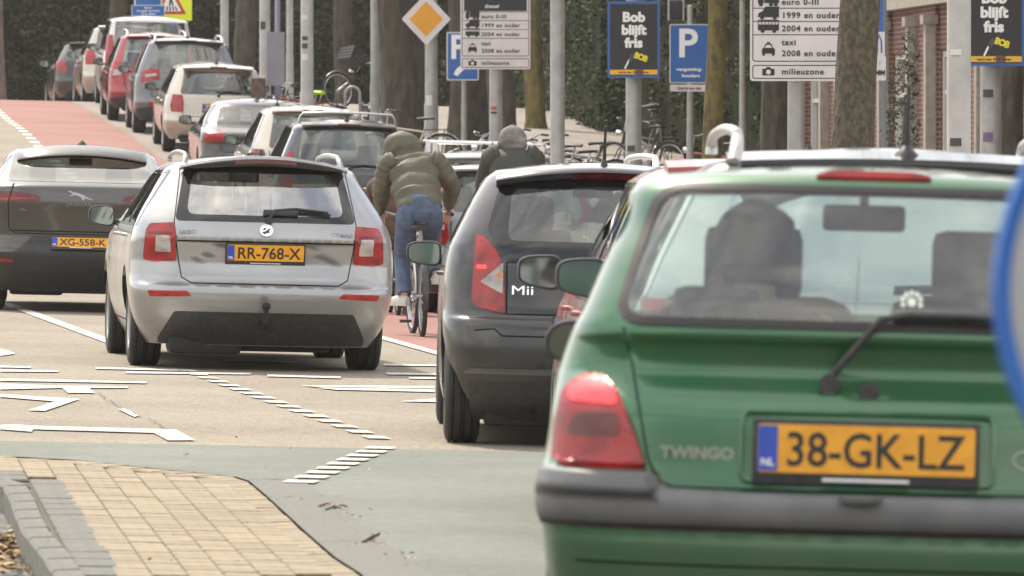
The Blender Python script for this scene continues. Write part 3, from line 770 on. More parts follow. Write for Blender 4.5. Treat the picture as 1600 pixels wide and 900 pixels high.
def black_hatch():
    root = place_car('hatchback_car', 941, 32.4, -1.6, 'black small hatchback with triangular reversing lamp and thin roof antenna', 'cars queueing in the right lane')
    rows = [(.13, .20, .75, 3.36), (.22, .10, .795, 3.46), (.34, .05, .808, 3.50), (.385, .035, .805, 3.52), (.40, .012, .81, 3.53), (.50, .0, .815, 3.55), (.58, .005, .818, 3.55), (.63, .02, .82, 3.54), (.655, .06, .82, 3.53), (.67, .085, .82, 3.52),
            (.80, .11, .82, 3.42), (.92, .12, .81, 3.2), (1.0, .14, .795, 2.9), (1.06, .165, .77, 2.8), (1.16, .22, .725, 2.62), (1.26, .28, .68, 2.45), (1.34, .33, .635, 2.3), (1.39, .36, .60, 2.2), (1.42, .41, .555, 2.1)]
    c = Car(rows, Lr=.42, nr=3.0, crown=.038, arch=.055, zb=.95)
    P_ = paint('black_paint', (.012, .012, .014), .3, .3, .05)
    regs = arches(c, .55, 2.97, .295, .05)
    regs += side_windows(c, 1.03, 1.32, .48, .66, 2.2, 2.75, [1.35], GLM) + windscreen(c, 1.0, 1.36)
    regs += [dict(name='tailgate_glass_panel', mat=TRIM, off=.004, skirt=.010, poly=RP(c, [(-.495, .70), (.495, .70), (.50, .88), (.585, 1.06), (.60, 1.10), (.535, 1.345), (-.535, 1.345), (-.60, 1.10), (-.585, 1.06), (-.50, .88)], .02)),
             dict(name='rear_window', mat=GLM, off=.006, skirt=.004, poly=RP(c, [(-.50, 1.045), (.50, 1.045), (.475, 1.315), (-.475, 1.315)], .05))]
    regs[-2]['poly'] = RP(c, [(-.495, .945), (.495, .945), (.585, 1.06), (.60, 1.10), (.535, 1.345), (-.535, 1.345), (-.60, 1.10), (-.585, 1.06)], .02)
    tg = [(-.55, 1.34), (-.618, 1.09), (-.60, 1.055)]
    regs += [dict(name='s', seam=True, poly=RS(c, [(-.502, .94), (-.498, .675), (.498, .675), (.502, .94)], .008)), dict(name='s', seam=True, poly=RS(c, [(-.50, .937), (.50, .937)], .006))]
    tl = [(.505, .675), (.645, .705), (.672, .73), (.665, .92), (.655, 1.07), (.615, 1.062), (.545, .98), (.515, .90)]
    regs += LR(c, 'tail_light', RED, tl, .010, .012, .03, skirt=.02)
    regs += LR(c, 'reversing_lens', CLR, [(.518, .775), (.518, .935), (.630, .835)], .013, .008, .03, parent='tail_light', key='reversing_lens')
    regs += LR(c, 'indicator_lens', AMB, [(.522, .855), (.522, .90), (.56, .865)], .0150, .004, .02, parent='reversing_lens')
    regs += LR(c, 'brake_lens', REDL, [(.60, .90), (.65, .90), (.65, .92), (.60, .92)], .013, .004, .02, parent='tail_light')
    GREYB = mat('grey_bumper_insert', (.11, .112, .118), .45)
    regs += [dict(name='bumper_insert', mat=GREYB, off=.003, skirt=.01, poly=RP(c, [(-.71, .37), (-.68, .395), (-.20, .40), (-.10, .47), (.10, .47), (.20, .40), (.68, .395), (.71, .37)], .01))]
    regs += [dict(name='lower_bumper', mat=BLK, off=.002, skirt=.01, poly=RP(c, [(-.66, .135), (.66, .135), (.69, .33), (-.69, .33)], .03)),
             dict(name='s', seam=True, poly=RS(c, [(-.66, .59), (-.56, .60), (-.52, .565), (.52, .565), (.56, .60), (.66, .59)], .008))]
    regs += doors(c, 1.0, 1.0, 2.55, 2.6)
    build_shell(c, regs, P_, root)
    mb = MB(); rr = []
    for k in range(17):
        x = -.56 + 1.12 * k / 16; zt = 1.432 - .055 * x * x / .31; q = (abs(x) / .56) ** 4
        rr.append([Vector((x, .27 + .10 * q, zt - .026)), Vector((x, .285 + .10 * q, zt - .008)), Vector((x, .45, zt + .003)), Vector((x, .46, zt - .05)), Vector((x, .33 + .08 * q, zt - .058))])
    mb.rings(rr); sp = mb.build('roof_spoiler', P_, root, angle=50)
    mb = MB(); rr = []
    for k in range(9):
        x = -.17 + .34 * k / 8; zt = 1.432 - .055 * x * x / .31
        rr.append([Vector((x, .268, zt - .032)), Vector((x, .296, zt - .058)), Vector((x, .34, zt - .058)), Vector((x, .30, zt - .03))])
    mb.rings(rr); mb.build('brake_light', DRED, sp)
    text('Mii', .046, c.pos(-.42, .775, .003), root, CHR, 'badge_lettering', 1.5, rot=(pi / 2 - c.pitch(.78), 0, -.05), bold=0)
    plate(root, c, 0, .60, 'ZN-612-V', y=-.004)
    wiper(root, c, [(0, 1.03), (.04, 1.06), (.2, 1.075), (.38, 1.06)], [(.0, 1.068), (.2, 1.082), (.42, 1.062)])
    antenna(root, c, .62, .20, .05, base=.017, z=1.445)
    mirror(root, -.75, 2.55, .945, -1, BLK, .19, .13, skew=.2, stalk_down=0); mirror(root, .75, 2.55, .945, 1, BLK, .19, .14, skew=.2, stalk_down=0)
    for y in (.55, 2.97):
        for sg in (-1, 1): wheel(root, sg * .705, y, .295, .175, sg)
    handle(root, c, 1.2, .86, -1, P_); handle(root, c, 1.2, .86, 1, P_)
    underside(root, c, 3.5, .78, .19); exhaust(root, -.35, .14, .20, .025)
    interior(root, c, .45, 2.2, .98)
    return root, c

def grey_crossover():
    root = place_car('crossover_car', 123, 58.8, -4.2, 'dark grey electric crossover with slim rear window and full width lamps, leftmost on the road', 'cars driving away on the road')
    rows = [(.19, .25, .84, 4.5), (.3, .12, .90, 4.6), (.42, .04, .93, 4.65), (.55, .0, .94, 4.66), (.62, .03, .94, 4.62), (.68, .075, .94, 4.6), (.80, .06, .94, 4.5), (.92, .03, .94, 4.35), (1.01, .0, .93, 4.15), (1.10, .015, .915, 3.95), (1.155, .02, .89, 3.85), (1.172, .05, .875, 3.8), (1.185, .13, .86, 3.75),
            (1.23, .26, .81, 3.6), (1.32, .46, .76, 3.35), (1.40, .66, .725, 3.1), (1.46, .80, .69, 2.9), (1.495, .88, .655, 2.75), (1.51, .95, .62, 2.6)]
    c = Car(rows, Lr=.50, nr=3.2, crown=.045, arch=.045, zb=1.1)
    P_ = paint('grey_paint', (.062, .062, .064), .6, .34, .12)
    regs = arches(c, .85, 3.84, .37, .05)
    regs += side_windows(c, 1.15, 1.42, .75, 1.0, 2.95, 3.5, [1.55, 2.4], GLM) + windscreen(c, 1.18, 1.45)
    regs += [dict(name='rear_window', mat=GLM, off=.003, skirt=.01, poly=RP(c, [(-.68, 1.20), (.68, 1.20), (.63, 1.455), (-.63, 1.455)], .04))]
    regs += LR(c, 'tail_light', DRED, [(.37, 1.035), (.40, 1.02), (.93, 1.0), (.925, 1.095), (.60, 1.105), (.40, 1.075)], .008, .01)
    regs += LR(c, 'light_band', RED, [(.43, 1.035), (.915, 1.02), (.912, 1.035), (.45, 1.050)], .011, .004, parent='tail_light')
    regs += [dict(name='lower_bumper', mat=BLK, off=.003, skirt=.01, poly=RP(c, [(-.90, .20), (.90, .20), (.935, .53), (.60, .55), (.44, .70), (-.44, .70), (-.60, .55), (-.935, .53)], .03))]
    regs += LR(c, 'reflector', RED, [(.62, .455), (.86, .465), (.86, .49), (.62, .48)], .008, .006)
    regs += [dict(name='s', seam=True, poly=RS(c, [(-.62, 1.18), (-.67, 1.0), (-.66, .76), (-.60, .72), (.60, .72), (.66, .76), (.67, 1.0), (.62, 1.18)], .01))]
    regs += [dict(name='s', seam=True, poly=RS(c, [(-.62, .745), (.62, .745)], .012))]
    regs += doors(c, 1.1, 1.2, 2.4, 3.4)
    build_shell(c, regs, P_, root)
    mb = MB(); rr = []
    for k in range(17):
        x = -.60 + 1.20 * k / 16; zt = 1.535 - .055 * x * x / .36; q = (abs(x) / .62) ** 6
        rr.append([Vector((x, .60 + .16 * q, zt - .085)), Vector((x, .61 + .16 * q, zt - .070)), Vector((x, .98, zt + .012)), Vector((x, .99, zt - .05)), Vector((x, .70 + .1 * q, zt - .105))])
    mb.rings(rr); mb.build('roof_spoiler', P_, root, angle=50)
    plate(root, c, 0, .635, 'XG-558-K', y=.02)
    # leaping cat emblem
    mb = MB(); cat = [(-.105, .040), (-.085, .046), (-.060, .034), (-.02, .028), (.03, .012), (.07, -.012), (.12, -.028), (.115, -.034), (.06, -.024), (.035, -.022), (.05, -.040), (.03, -.036), (.01, -.010), (-.03, .004), (-.055, .004), (-.085, -.008), (-.088, .0), (-.065, .016), (-.082, .030), (-.105, .034)]
    q0 = c.pos(-.02, 1.075, .006); mb.prism([(q0.x + x, q0.z + z) for x, z in cat], q0.y - .004, q0.y + .01); mb.build('emblem', RIM, root, smooth=False)
    text('JAGUAR', .028, c.pos(-.02, .985, .004), root, mat('dim_badge', (.22, .22, .22), .4, .8), 'badge_lettering', 1.3, spacing=1.3)
    text('I-PACE', .022, c.pos(-.52, .93, .004), root, M['dim_badge'], 'badge_lettering', 1.2)
    antenna(root, c, 1.3, .06, base=.045, z=1.545)
    for sg in (-1, 1): mirror(root, sg * .87, 3.3, 1.12, sg, BLK, .2, .15, stalk_down=0)
    for y in (.85, 3.84):
        for sg in (-1, 1): wheel(root, sg * .80, y, .37, .235, sg)
    underside(root, c, 4.6, .88, .24, y0=.4); interior(root, c, .8, 2.95, 1.05)
    return root, c

# --- the plainer ones behind: one recipe, different numbers, each with its own lamps and outline
def generic(name, px, D, yaw, label, group, W, L, H, body, zb=.95, rake=.28, tail=0, top=.72, z0=.2, win=(.66, .56), winz=None, light=None, light_mat=None, lens2=None, wb=(.85, 3.5), R_=.32, tw=.21,
            plate_z=.78, plate_txt=None, gl=GLM, rails=None, mirrors=True, deco=None, dens=.8, X=None, hood=1.1, cladding=False, ant=None, seat=True, refl=None, nr=3.0, Lr=.45, wiper_on=True, screen=.75, cat='car', spoiler=True, posts=None, tgw=.68, brake=True, sp_mat=None, mz=None):
    root = place_car(name, px, D, yaw, label, group, X, cat)
    wm = W / 2; hb = H - zb
    yb = .12 + tail
    rows = [(z0, .15, .88 * wm, L - .2), (.36, .05, .965 * wm, L - .05), (.48, .01, .99 * wm, L), (.57, .0, wm, L), (.61, .03, wm, L - .01), (.65, .06, wm, L - .02), (zb * .82, .075, wm, L - .12)]
    if tail: rows += [(zb - .06, .06, .985 * wm, L - .45), (zb - .02, .10, .97 * wm, L - .7), (zb, .16 + tail * .5, .95 * wm, L - hood * .8), (zb + .03, yb, .93 * wm, L - hood)]
    else: rows += [(zb - .04, .09, .98 * wm, L - .6), (zb + .03, .12, .95 * wm, L - hood)]
    for t in (.3, .6, .85, .95, 1.0):
        rows.append((zb + .03 + (H - .05 - zb - .03) * t, yb + rake * t ** 1.0 + (.05 if t == 1 else 0), wm * (.95 + (top - .95) * t ** 1.15) - (.05 if t == 1 else 0), L - hood - screen * t - (.08 if t == 1 else 0)))
    c = Car(rows, Lr=Lr, nr=nr, crown=.05, arch=.055, zb=zb)
    regs = arches(c, wb[0], wb[1], R_, .05)
    zt = H - .05
    ps = posts or [yb + .45 * 1 + .55, yb + .45 + 1.55]
    regs += side_windows(c, zb + .05, zt - .09, yb + .28, yb + rake + .22, L - hood - screen * .8, L - hood - .12, ps, gl) + windscreen(c, zb + .06, zt - .06)
    wz = winz or (zb + .05, zt - .07)
    regs += [dict(name='rear_window', mat=gl, off=.003, skirt=.012, poly=RP(c, [(-win[0] * wm / .9, wz[0]), (win[0] * wm / .9, wz[0]), (win[1] * wm / .9, wz[1]), (-win[1] * wm / .9, wz[1])], .05))]
    tb = .63
    regs += [dict(name='s', seam=True, poly=RS(c, [(-tgw * wm, wz[0] - .03), (-tgw * wm, .70), (-tgw * wm + .05, tb), (tgw * wm - .05, tb), (tgw * wm, .70), (tgw * wm, wz[0] - .03)], .010))]
    if light: regs += LR(c, 'tail_light', light_mat or RED, light, .010, .015)
    if lens2: regs += LR(c, 'reversing_lens', CLR, lens2, .014, .008, parent='tail_light')
    if refl: regs += LR(c, 'reflector', RED, refl, .006, .005)
    if cladding: regs += [dict(name='lower_bumper', mat=BLK, off=.004, skirt=.01, poly=RP(c, [(-.93 * wm, z0 + .01), (.93 * wm, z0 + .01), (.97 * wm, .44), (.6 * wm, .50), (-.6 * wm, .50), (-.97 * wm, .44)], .02))]
    else: regs += [dict(name='lower_bumper', mat=BLK, off=.002, skirt=.01, poly=RP(c, [(-.75 * wm, z0 + .01), (.75 * wm, z0 + .01), (.70 * wm, .32), (-.70 * wm, .32)], .02))]
    regs += doors(c, zb, 1.0, 2.05, L - hood - .1)
    build_shell(c, regs, body, root, dens)
    if spoiler:
        yt = yb + rake
        mb = MB(); rr = []
        for k in range(11):
            x = (-1 + 2 * k / 10) * (top * wm - .07); zz = H - .012 - .055 * x * x
            rr.append([Vector((x, yt - .10, zz - .045)), Vector((x, yt - .09, zz - .028)), Vector((x, yt + .14, zz)), Vector((x, yt + .15, zz - .05)), Vector((x, yt - .0, zz - .07))])
        mb.rings(rr); sp = mb.build('roof_spoiler', sp_mat or body, root, angle=50)
        if brake: mb = MB(); mb.box((0, yt - .100, H - .045), (.28, .012, .022)); mb.build('brake_light', DRED, sp)
    if plate_txt: plate(root, c, 0, plate_z, plate_txt, off=.006)
    if rails: rail(root, c, top * wm - .10, rails[0], rails[1], H - .03, rails[2], rails[3], rails[4] if len(rails) > 4 else .016)
    if ant: antenna(root, c, *ant)
    if wiper_on: wiper(root, c, [(0, wz[0] - .01), (.03, wz[0] + .03), (.18, wz[0] + .045), (.36, wz[0] + .03)], [(-.05, wz[0] + .04), (.15, wz[0] + .05), (.40, wz[0] + .03)])
    if mirrors:
        for sg in (-1, 1): mirror(root, sg * wm * .93, L - hood - .25, (mz or zb + .06), sg, BLK, .19, .14, stalk_down=0)
    for y in wb:
        for sg in (-1, 1): wheel(root, sg * (wm - .13), y, R_, tw, sg)
    handle(root, c, 1.25, zb - .10, -1, body); handle(root, c, 2.3, zb - .10, -1, body)
    underside(root, c, L - .1, wm * .93, z0 + .04)
    if seat: interior(root, c, yb + .3, L - hood - .65, zb)
    return root, c
def drv(car_root, x, y, z, label, mcol, head=.105, hood=None, sy=1.0):
    """a seated driver: hips, back, shoulders, arms reaching for the wheel, neck and head"""
    pass
# ------------------------------------------------------------------ ground, road, island
def XK(D): return -.85 - .11 * (D - 80)          # right-hand kerb line
ASPH = mat('worn_asphalt', (.33, .285, .222), .85, noise=55, col2=(.20, .170, .132), bump=(160, .5, .006), ramp=(.42, .60))
GRN = mat('faded_green_asphalt', (.190, .205, .178), .85, noise=60, col2=(.135, .15, .13), bump=(160, .4, .005), ramp=(.35, .7))
REDA = mat('red_asphalt', (.30, .145, .12), .85, noise=30, col2=(.23, .105, .09), bump=(120, .4, .005), ramp=(.3, .75))
LINE = mat('road_paint', (.60, .58, .52), .7, noise=22, col2=(.33, .30, .26), ramp=(.48, .66), bump=(90, .3, .003))
EARTH = mat('earth', (.11, .09, .065), .95, noise=3, col2=(.06, .055, .04), bump=(20, .6, .02))
TILES = mat('pavement_tiles', (.30, .265, .23), .85, noise=9, col2=(.22, .19, .165), bump=(30, .3, .01))
CONC = mat('grey_concrete', (.155, .155, .138), .85, noise=14, col2=(.10, .102, .09), bump=(80, .5, .006))

# large patches and stains of the asphalts: add broad variation
def broad(m, scale, dark):
    t = m.node_tree; b = t.nodes['Principled BSDF']; src = b.inputs['Base Color'].links[0].from_socket
    n_ = t.nodes.new('ShaderNodeTexNoise'); n_.inputs['Scale'].default_value = scale; n_.inputs['Detail'].default_value = 6
    tc_ = t.nodes.new('ShaderNodeTexCoord'); t.links.new(tc_.outputs['Object'], n_.inputs['Vector'])
    mr = t.nodes.new('ShaderNodeMapRange'); mr.inputs['From Min'].default_value = .42; mr.inputs['From Max'].default_value = .62; mr.inputs['To Min'].default_value = 1; mr.inputs['To Max'].default_value = dark
    mm = t.nodes.new('ShaderNodeMixRGB'); mm.blend_type = 'MULTIPLY'; mm.inputs[0].default_value = 1
    t.links.new(n_.outputs['Fac'], mr.inputs[0]); t.links.new(src, mm.inputs[1]); t.links.new(mr.outputs[0], mm.inputs[2]); t.links.new(mm.outputs[0], b.inputs['Base Color'])
broad(ASPH, .55, .84); broad(ASPH, 16, .80); broad(GRN, .7, .82); broad(GRN, 13, .86); broad(REDA, .5, .85); broad(TILES, .6, .8)

def strip(name, left, right, d0, d1, dz, m, nx=6, dstep=2.0, kind='structure', parent=None, skirt=0):
    n = max(1, int((d1 - d0) / dstep)); vs = []; fs = []
    for i in range(n + 1):
        D = d0 + (d1 - d0) * i / n; a, b = left(D), right(D)
        for k in range(nx + 1):
            X = a + (b - a) * k / nx; vs.append((X, D, gz(X, D) + dz))
    for i in range(n):
        for k in range(nx): q = i * (nx + 1) + k; fs.append((q, q + 1, q + nx + 2, q + nx + 1))
    mb = MB(); mb.add(vs, fs); o = mb.build(name, m, parent)
    if kind and not parent: tag(o, kind=kind)
    return o
strip('ground', lambda D: -420, lambda D: 420, -40, 900, -.15, EARTH, nx=60, dstep=6)
strip('road', lambda D: XK(D) - 17, lambda D: XK(D), 31.0, 175, 0, ASPH, nx=8, dstep=1.5)
strip('bike_lane', lambda D: -1.06 - .124 * (D - 53), lambda D: -1.06 - .124 * (D - 53) + (1.75 if D > 47 else 1.75), 44, 172, .004, REDA, nx=2, dstep=1.5)
# parking strip between bike lane and kerb, slightly paler pavers
strip('parking_strip', lambda D: -1.06 - .124 * (D - 53) + 1.80, lambda D: XK(D) - .02, 50, 172, .004, mat('parking_clinker', (.27, .235, .21), .85, noise=16, col2=(.2, .17, .15), bump=(40, .4, .006)), nx=2, dstep=1.5)
strip('kerb', lambda D: XK(D), lambda D: XK(D) + .14, 20, 175, .10, CONC, nx=1, dstep=1.5)
strip('pavement', lambda D: XK(D) + .14, lambda D: XK(D) + 9, 20, 175, .095, TILES, nx=3, dstep=1.5)
mb = MB(); n = 78                      # vertical face of the kerb
ds = [20 + 155 * i / n for i in range(n + 1)]
mb.add([(XK(D), D, gz(XK(D), D) + h) for D in ds for h in (-.15, .10)], [(2 * i, 2 * i + 2, 2 * i + 3, 2 * i + 1) for i in range(n)])
tag(mb.build('kerb_face', CONC), kind='structure')

def G(px, py): return g_at(px, py)
EDGE_R = [G(*p) for p in [(-90, 708), (0, 713.6), (131, 721), (219, 731), (328, 742), (363, 746), (389, 754), (415, 776), (451, 809), (481, 837), (525, 875), (564, 900), (620, 960), (680, 1040)]]
EDGE_L = [G(*p) for p in [(-90, 726), (0, 734), (43, 740), (87, 748), (112, 760), (135, 785), (150, 812), (162, 840), (185, 876), (203, 903), (240, 970), (275, 1050)]]
KTOP = [G(*p) for p in [(-90, 742), (0, 750), (23, 758), (35, 779), (46, 808), (58, 831), (87, 865), (110, 900), (150, 970), (190, 1060)]]
def flat(name, pts, dz, m, thick=0, kind='structure', parent=None):
    n = len(pts); bm = bmesh.new()
    vs = [bm.verts.new((x, y, gz(x, y) + dz)) for x, y in pts]; f = bm.faces.new(vs); f.normal_update()
    if f.normal.z < 0: f.normal_flip()
    if thick:
        r = bmesh.ops.extrude_face_region(bm, geom=[f])
        for v in r['geom']:
            if isinstance(v, bmesh.types.BMVert): v.co.z += 0
        for v in vs: v.co.z -= thick
    bmesh.ops.triangulate(bm, faces=[f_ for f_ in bm.faces if len(f_.verts) > 4])
    bmesh.ops.recalc_face_normals(bm, faces=bm.faces)
    me = bpy.data.meshes.new(name); bm.to_mesh(me); bm.free()
    if not thick and me.polygons and me.polygons[0].normal.z < 0: me.flip_normals()
    o = link(name, me, m, parent)
    if kind: tag(o, kind=kind)
    return o
# green cycle crossing: everything right of the island up to its far edge
far_edge = [(-13, 34.6), G(-90, 689), G(0, 690), G(860, 708), (1.2, 31.1), (XK(31), 31.0)]
flat('cycle_crossing', EDGE_R + [(2.5, 14), (2.5, 5), (9.8, 5), (XK(20), 20)] + far_edge[::-1], .004, GRN)
flat('joint_strip', [(p[0], p[1]) for p in EDGE_R[5:]] + [(p[0] + .24, p[1] + .1) for p in EDGE_R[5:]][::-1], .008, mat('grey_asphalt_patch', (.165, .168, .15), .85, noise=60, col2=(.12, .122, .11), bump=(120, .4, .005)))
# island: bedding sheet, kerb, individual clinkers and slabs
ISL = EDGE_R + EDGE_L[::-1]
flat('paver_bed', [(p[0] - .012, p[1]) for p in EDGE_R] + [(p[0] - .02, p[1] + .02) for p in KTOP[::-1]], -.012, mat('joint_sand', (.10, .09, .07), .95), .14)
def inside(p, poly):
    c = False; n = len(poly)
    for i in range(n):
        x1, y1 = poly[i]; x2, y2 = poly[i - 1]
        if (y1 > p[1]) != (y2 > p[1]) and p[0] < (x2 - x1) * (p[1] - y1) / (y2 - y1) + x1: c = not c
    return c
YEL = [mat('yellow_clinker_%s' % k, c, .85, noise=22, col2=c2, bump=(60, .5, .004)) for k, c, c2 in (('pale', (.31, .25, .165), (.24, .195, .13)), ('tan', (.275, .225, .15), (.215, .175, .12)), ('sandy', (.33, .27, .18), (.26, .215, .145)))]
for y_ in YEL: broad(y_, 2.5, .8)
ped = tag(bpy.data.objects.new('clinker_paving', None), kind='structure'); COL.objects.link(ped)
slb = tag(bpy.data.objects.new('kerb_slab_paving', None), kind='structure'); COL.objects.link(slb)
def paver_mesh(name, a, b, h, m, ch=.006):
    bm = bmesh.new(); bmesh.ops.create_cube(bm, size=1)
    for v in bm.verts: v.co = Vector((v.co.x * a, v.co.y * b, v.co.z * h - h / 2))
    top = [e for e in bm.edges if all(v.co.z > -h * .1 for v in e.verts)]
    bmesh.ops.bevel(bm, geom=top, offset=ch, segments=1, affect='EDGES')
    me = bpy.data.meshes.new(name); bm.to_mesh(me); bm.free(); me.materials.append(m); return me
def fill(poly, a, b, ang, name, meshes, parent, gap=.004, seed=1, pad=.0, bond=.5, zj=.0025):
    rnd = random.Random(seed); ca, sa = cos(ang), sin(ang); cnt = 0
    xs = [p[0] * ca + p[1] * sa for p in poly]; ys = [-p[0] * sa + p[1] * ca for p in poly]
    i0, i1 = int(min(xs) / a) - 1, int(max(xs) / a) + 1; j0, j1 = int(min(ys) / b) - 1, int(max(ys) / b) + 1
    for i in range(i0, i1 + 1):
        for j in range(j0, j1 + 1):
            u = (i + .5) * a; v = (j + .5 + (bond if i % 2 else 0)) * b
            x = u * ca - v * sa; y = u * sa + v * ca
            if not inside((x, y), poly): continue
            o = bpy.data.objects.new(name, meshes[rnd.randrange(len(meshes))]); COL.objects.link(o); o.parent = parent
            o.location = (x, y, gz(x, y) + rnd.uniform(-zj, zj)); o.rotation_euler = (rnd.gauss(0, .003), .025 + rnd.gauss(0, .006), ang + rnd.gauss(0, .006)); cnt += 1
    return cnt
dv = Vector(EDGE_R[11]) - Vector(EDGE_R[6]); ANG = atan2(dv.y, dv.x) + pi / 2
ysets = [paver_mesh('clinker', .1215, .2025, .07, m, .004) for m in YEL]
# border course follows the curved edge
def along(path, step):
    out = []; rest = 0
    for i in range(len(path) - 1):
        a, b = Vector(path[i]), Vector(path[i + 1]); L = (b - a).length; t = rest
        while t < L: out.append((a.lerp(b, t / L), (b - a).normalized())); t += step
        rest = t - L
    return out
bc = [paver_mesh('clinker', .098, .2, .07, m) for m in YEL[::-1]]
for p, d in along(EDGE_R[1:], .204):
    n = Vector((d.y, -d.x));  n = -n if n.x > 0 and abs(n.x) > .5 else n
    n = Vector((-d.y, d.x)); n = n if n.dot(Vector((-1, -1))) > 0 else -n
    q = p + n * .052
    if q.y < 21.2 or q.x < -3.2: continue
    o = bpy.data.objects.new('clinker', random.choice(bc)); COL.objects.link(o); o.parent = ped; o.location = (q.x, q.y, gz(q.x, q.y) + random.uniform(-.001, .003)); o.rotation_euler = (0, .025 + random.gauss(0, .01), atan2(d.y, d.x) - pi / 2 + random.gauss(0, .01))
inner = [(p[0] - .115, p[1] - .10 * (1 if i < 5 else 0)) for i, p in enumerate(EDGE_R)]
NP = fill([p for p in inner if p[1] > 21.2 and p[0] > -3.1] + [p for p in EDGE_L[::-1] if p[1] > 21.2 and p[0] > -3.1], .125, .205, ANG, 'clinker', ysets, ped, zj=.0012)
print('clinkers', NP)
gsets = [paver_mesh('slab', .295, .495, .10, CONC, .008)]
gp = [(p[0] - .03, p[1]) for p in EDGE_L if p[1] > 20.9 and p[0] > -3.1] + [(p[0] + .04, p[1]) for p in KTOP[::-1] if p[1] > 20.9 and p[0] > -3.1]
fill(gp, .150, .40, ANG, 'slab', [paver_mesh('slab', .146, .395, .10, CONC, .006)], slb, bond=.3)
# raised kerb stones along the low left side
for i, (p, d) in enumerate(along(KTOP, .62)):
    if p.y < 19.5: continue
    o = bpy.data.objects.new('kerb_stone', M.setdefault('_ks', paver_mesh('kerb_stone', .11, .61, .22, CONC, .012)) if not isinstance(M.get('_ks'), bpy.types.Mesh) else M['_ks'])
    COL.objects.link(o); o.parent = slb; o.location = (p.x, p.y, gz(p.x, p.y) + .002); o.rotation_euler = (0, .025, atan2(d.y, d.x) - pi / 2)
LOW = mat('gutter_concrete', (.17, .175, .17), .9, noise=5, col2=(.10, .10, .09), bump=(50, .5, .008))
mb = MB(); pts = [(p[0] - .02, p[1]) for p in KTOP] + [(-1.4, 17), (-6, 17), (-6, 31.5)]
flat('gutter', pts, -.125, LOW)
BLP = mat('blue_spray', (.25, .42, .55), .7, noise=20, col2=(.17, .19, .2))
for py in (858, 888):
    q0 = Vector(G(-40, py)); q1 = Vector(G(46, py)); 
    tag(flat('spray_mark', [(q0.x, q0.y - .2), (q1.x, q1.y - .12), (q1.x, q1.y + .05), (q0.x, q0.y + .1)], -.121, BLP), kind='structure')

def pavement_paint(name, pts, dz=.008): return flat(name, [G(*p) for p in pts], dz, LINE)
C4 = lambda L: [(x / 2.286, y / 2.286 + 540) for x, y in L]
for L in ([(0, 289), (60, 287), (112, 292), (545, 303), (630, 306), (695, 343), (600, 344), (548, 317), (118, 304), (112, 313), (0, 304)],
          [(0, 178), (200, 191), (285, 195), (160, 238), (100, 236), (196, 204), (0, 188)],
          [(0, 122), (525, 133), (520, 139), (0, 130)], [(0, 140), (215, 148), (455, 150), (455, 156), (215, 156), (0, 161)], [(222, 156), (318, 155), (337, 174), (242, 173)],
          [(0, 15), (30, 22), (54, 32), (20, 38), (0, 40)], [(0, 76), (110, 79), (108, 84), (0, 82)], [(0, 90), (210, 93), (205, 98), (0, 97)],
          [(800, 52), (1060, 60), (1060, 66), (800, 58)], [(340, 81), (640, 88), (640, 94), (340, 87)], [(450, 97), (900, 101), (895, 107), (450, 103)], [(955, 107), (1220, 114), (1215, 121), (955, 114)],
          [(1072, 146), (1552, 149), (1552, 157), (1130, 152)], [(1130, 154), (1552, 160), (1552, 170), (1200, 162)], [(1432, 203), (1552, 194), (1700, 199), (1700, 210)], [(1370, 68), (1640, 73), (1640, 78), (1370, 75)], [(1380, 100), (1640, 104), (1640, 111), (1380, 107)], [(1460, 116), (1640, 119), (1640, 125), (1460, 122)],
          [(420, 232), (445, 230), (498, 254), (480, 260)]):
    pavement_paint('road_marking', C4(L))
a0 = Vector(G(286, 578)); a1 = Vector(G(600, 690)); d = (a1 - a0); n_ = 16
for k in range(n_):
    c = a0 + d * (k + .5) / n_ ; h = d / n_ * .24
    flat('lane_marking', [(c.x - h.x - .06, c.y - h.y), (c.x - h.x + .06, c.y - h.y), (c.x + h.x + .06, c.y + h.y), (c.x + h.x - .06, c.y + h.y)], .008, LINE)
a0 = Vector(G(601, 700)); a1 = Vector(G(461, 760)); d = (a1 - a0); n_ = 9
for k in range(n_):
    c = a0 + d * (k + .5) / n_; h = d / n_ * .26
    flat('crossing_marking', [(c.x - h.x - .07, c.y - h.y), (c.x - h.x + .07, c.y - h.y), (c.x + h.x + .07, c.y + h.y), (c.x + h.x - .07, c.y + h.y)], .012, LINE)
strip('edge_line', lambda D: -4.85 + .1448 * (61.5 - D) - .06, lambda D: -4.85 + .1448 * (61.5 - D) + .06, 46.5, 62, .008, LINE, nx=1)
strip('edge_line', lambda D: -1.06 - .124 * (D - 53) - .11, lambda D: -1.06 - .124 * (D - 53), 44, 76, .009, LINE, nx=1)
for k in range(70):
    D = 77 + k * 1.35
    strip('bike_lane_marking', lambda q: -1.06 - .124 * (q - 53) - .17, lambda q: -1.06 - .124 * (q - 53) + .0, D, D + .75, .009, LINE, nx=1, dstep=.8)
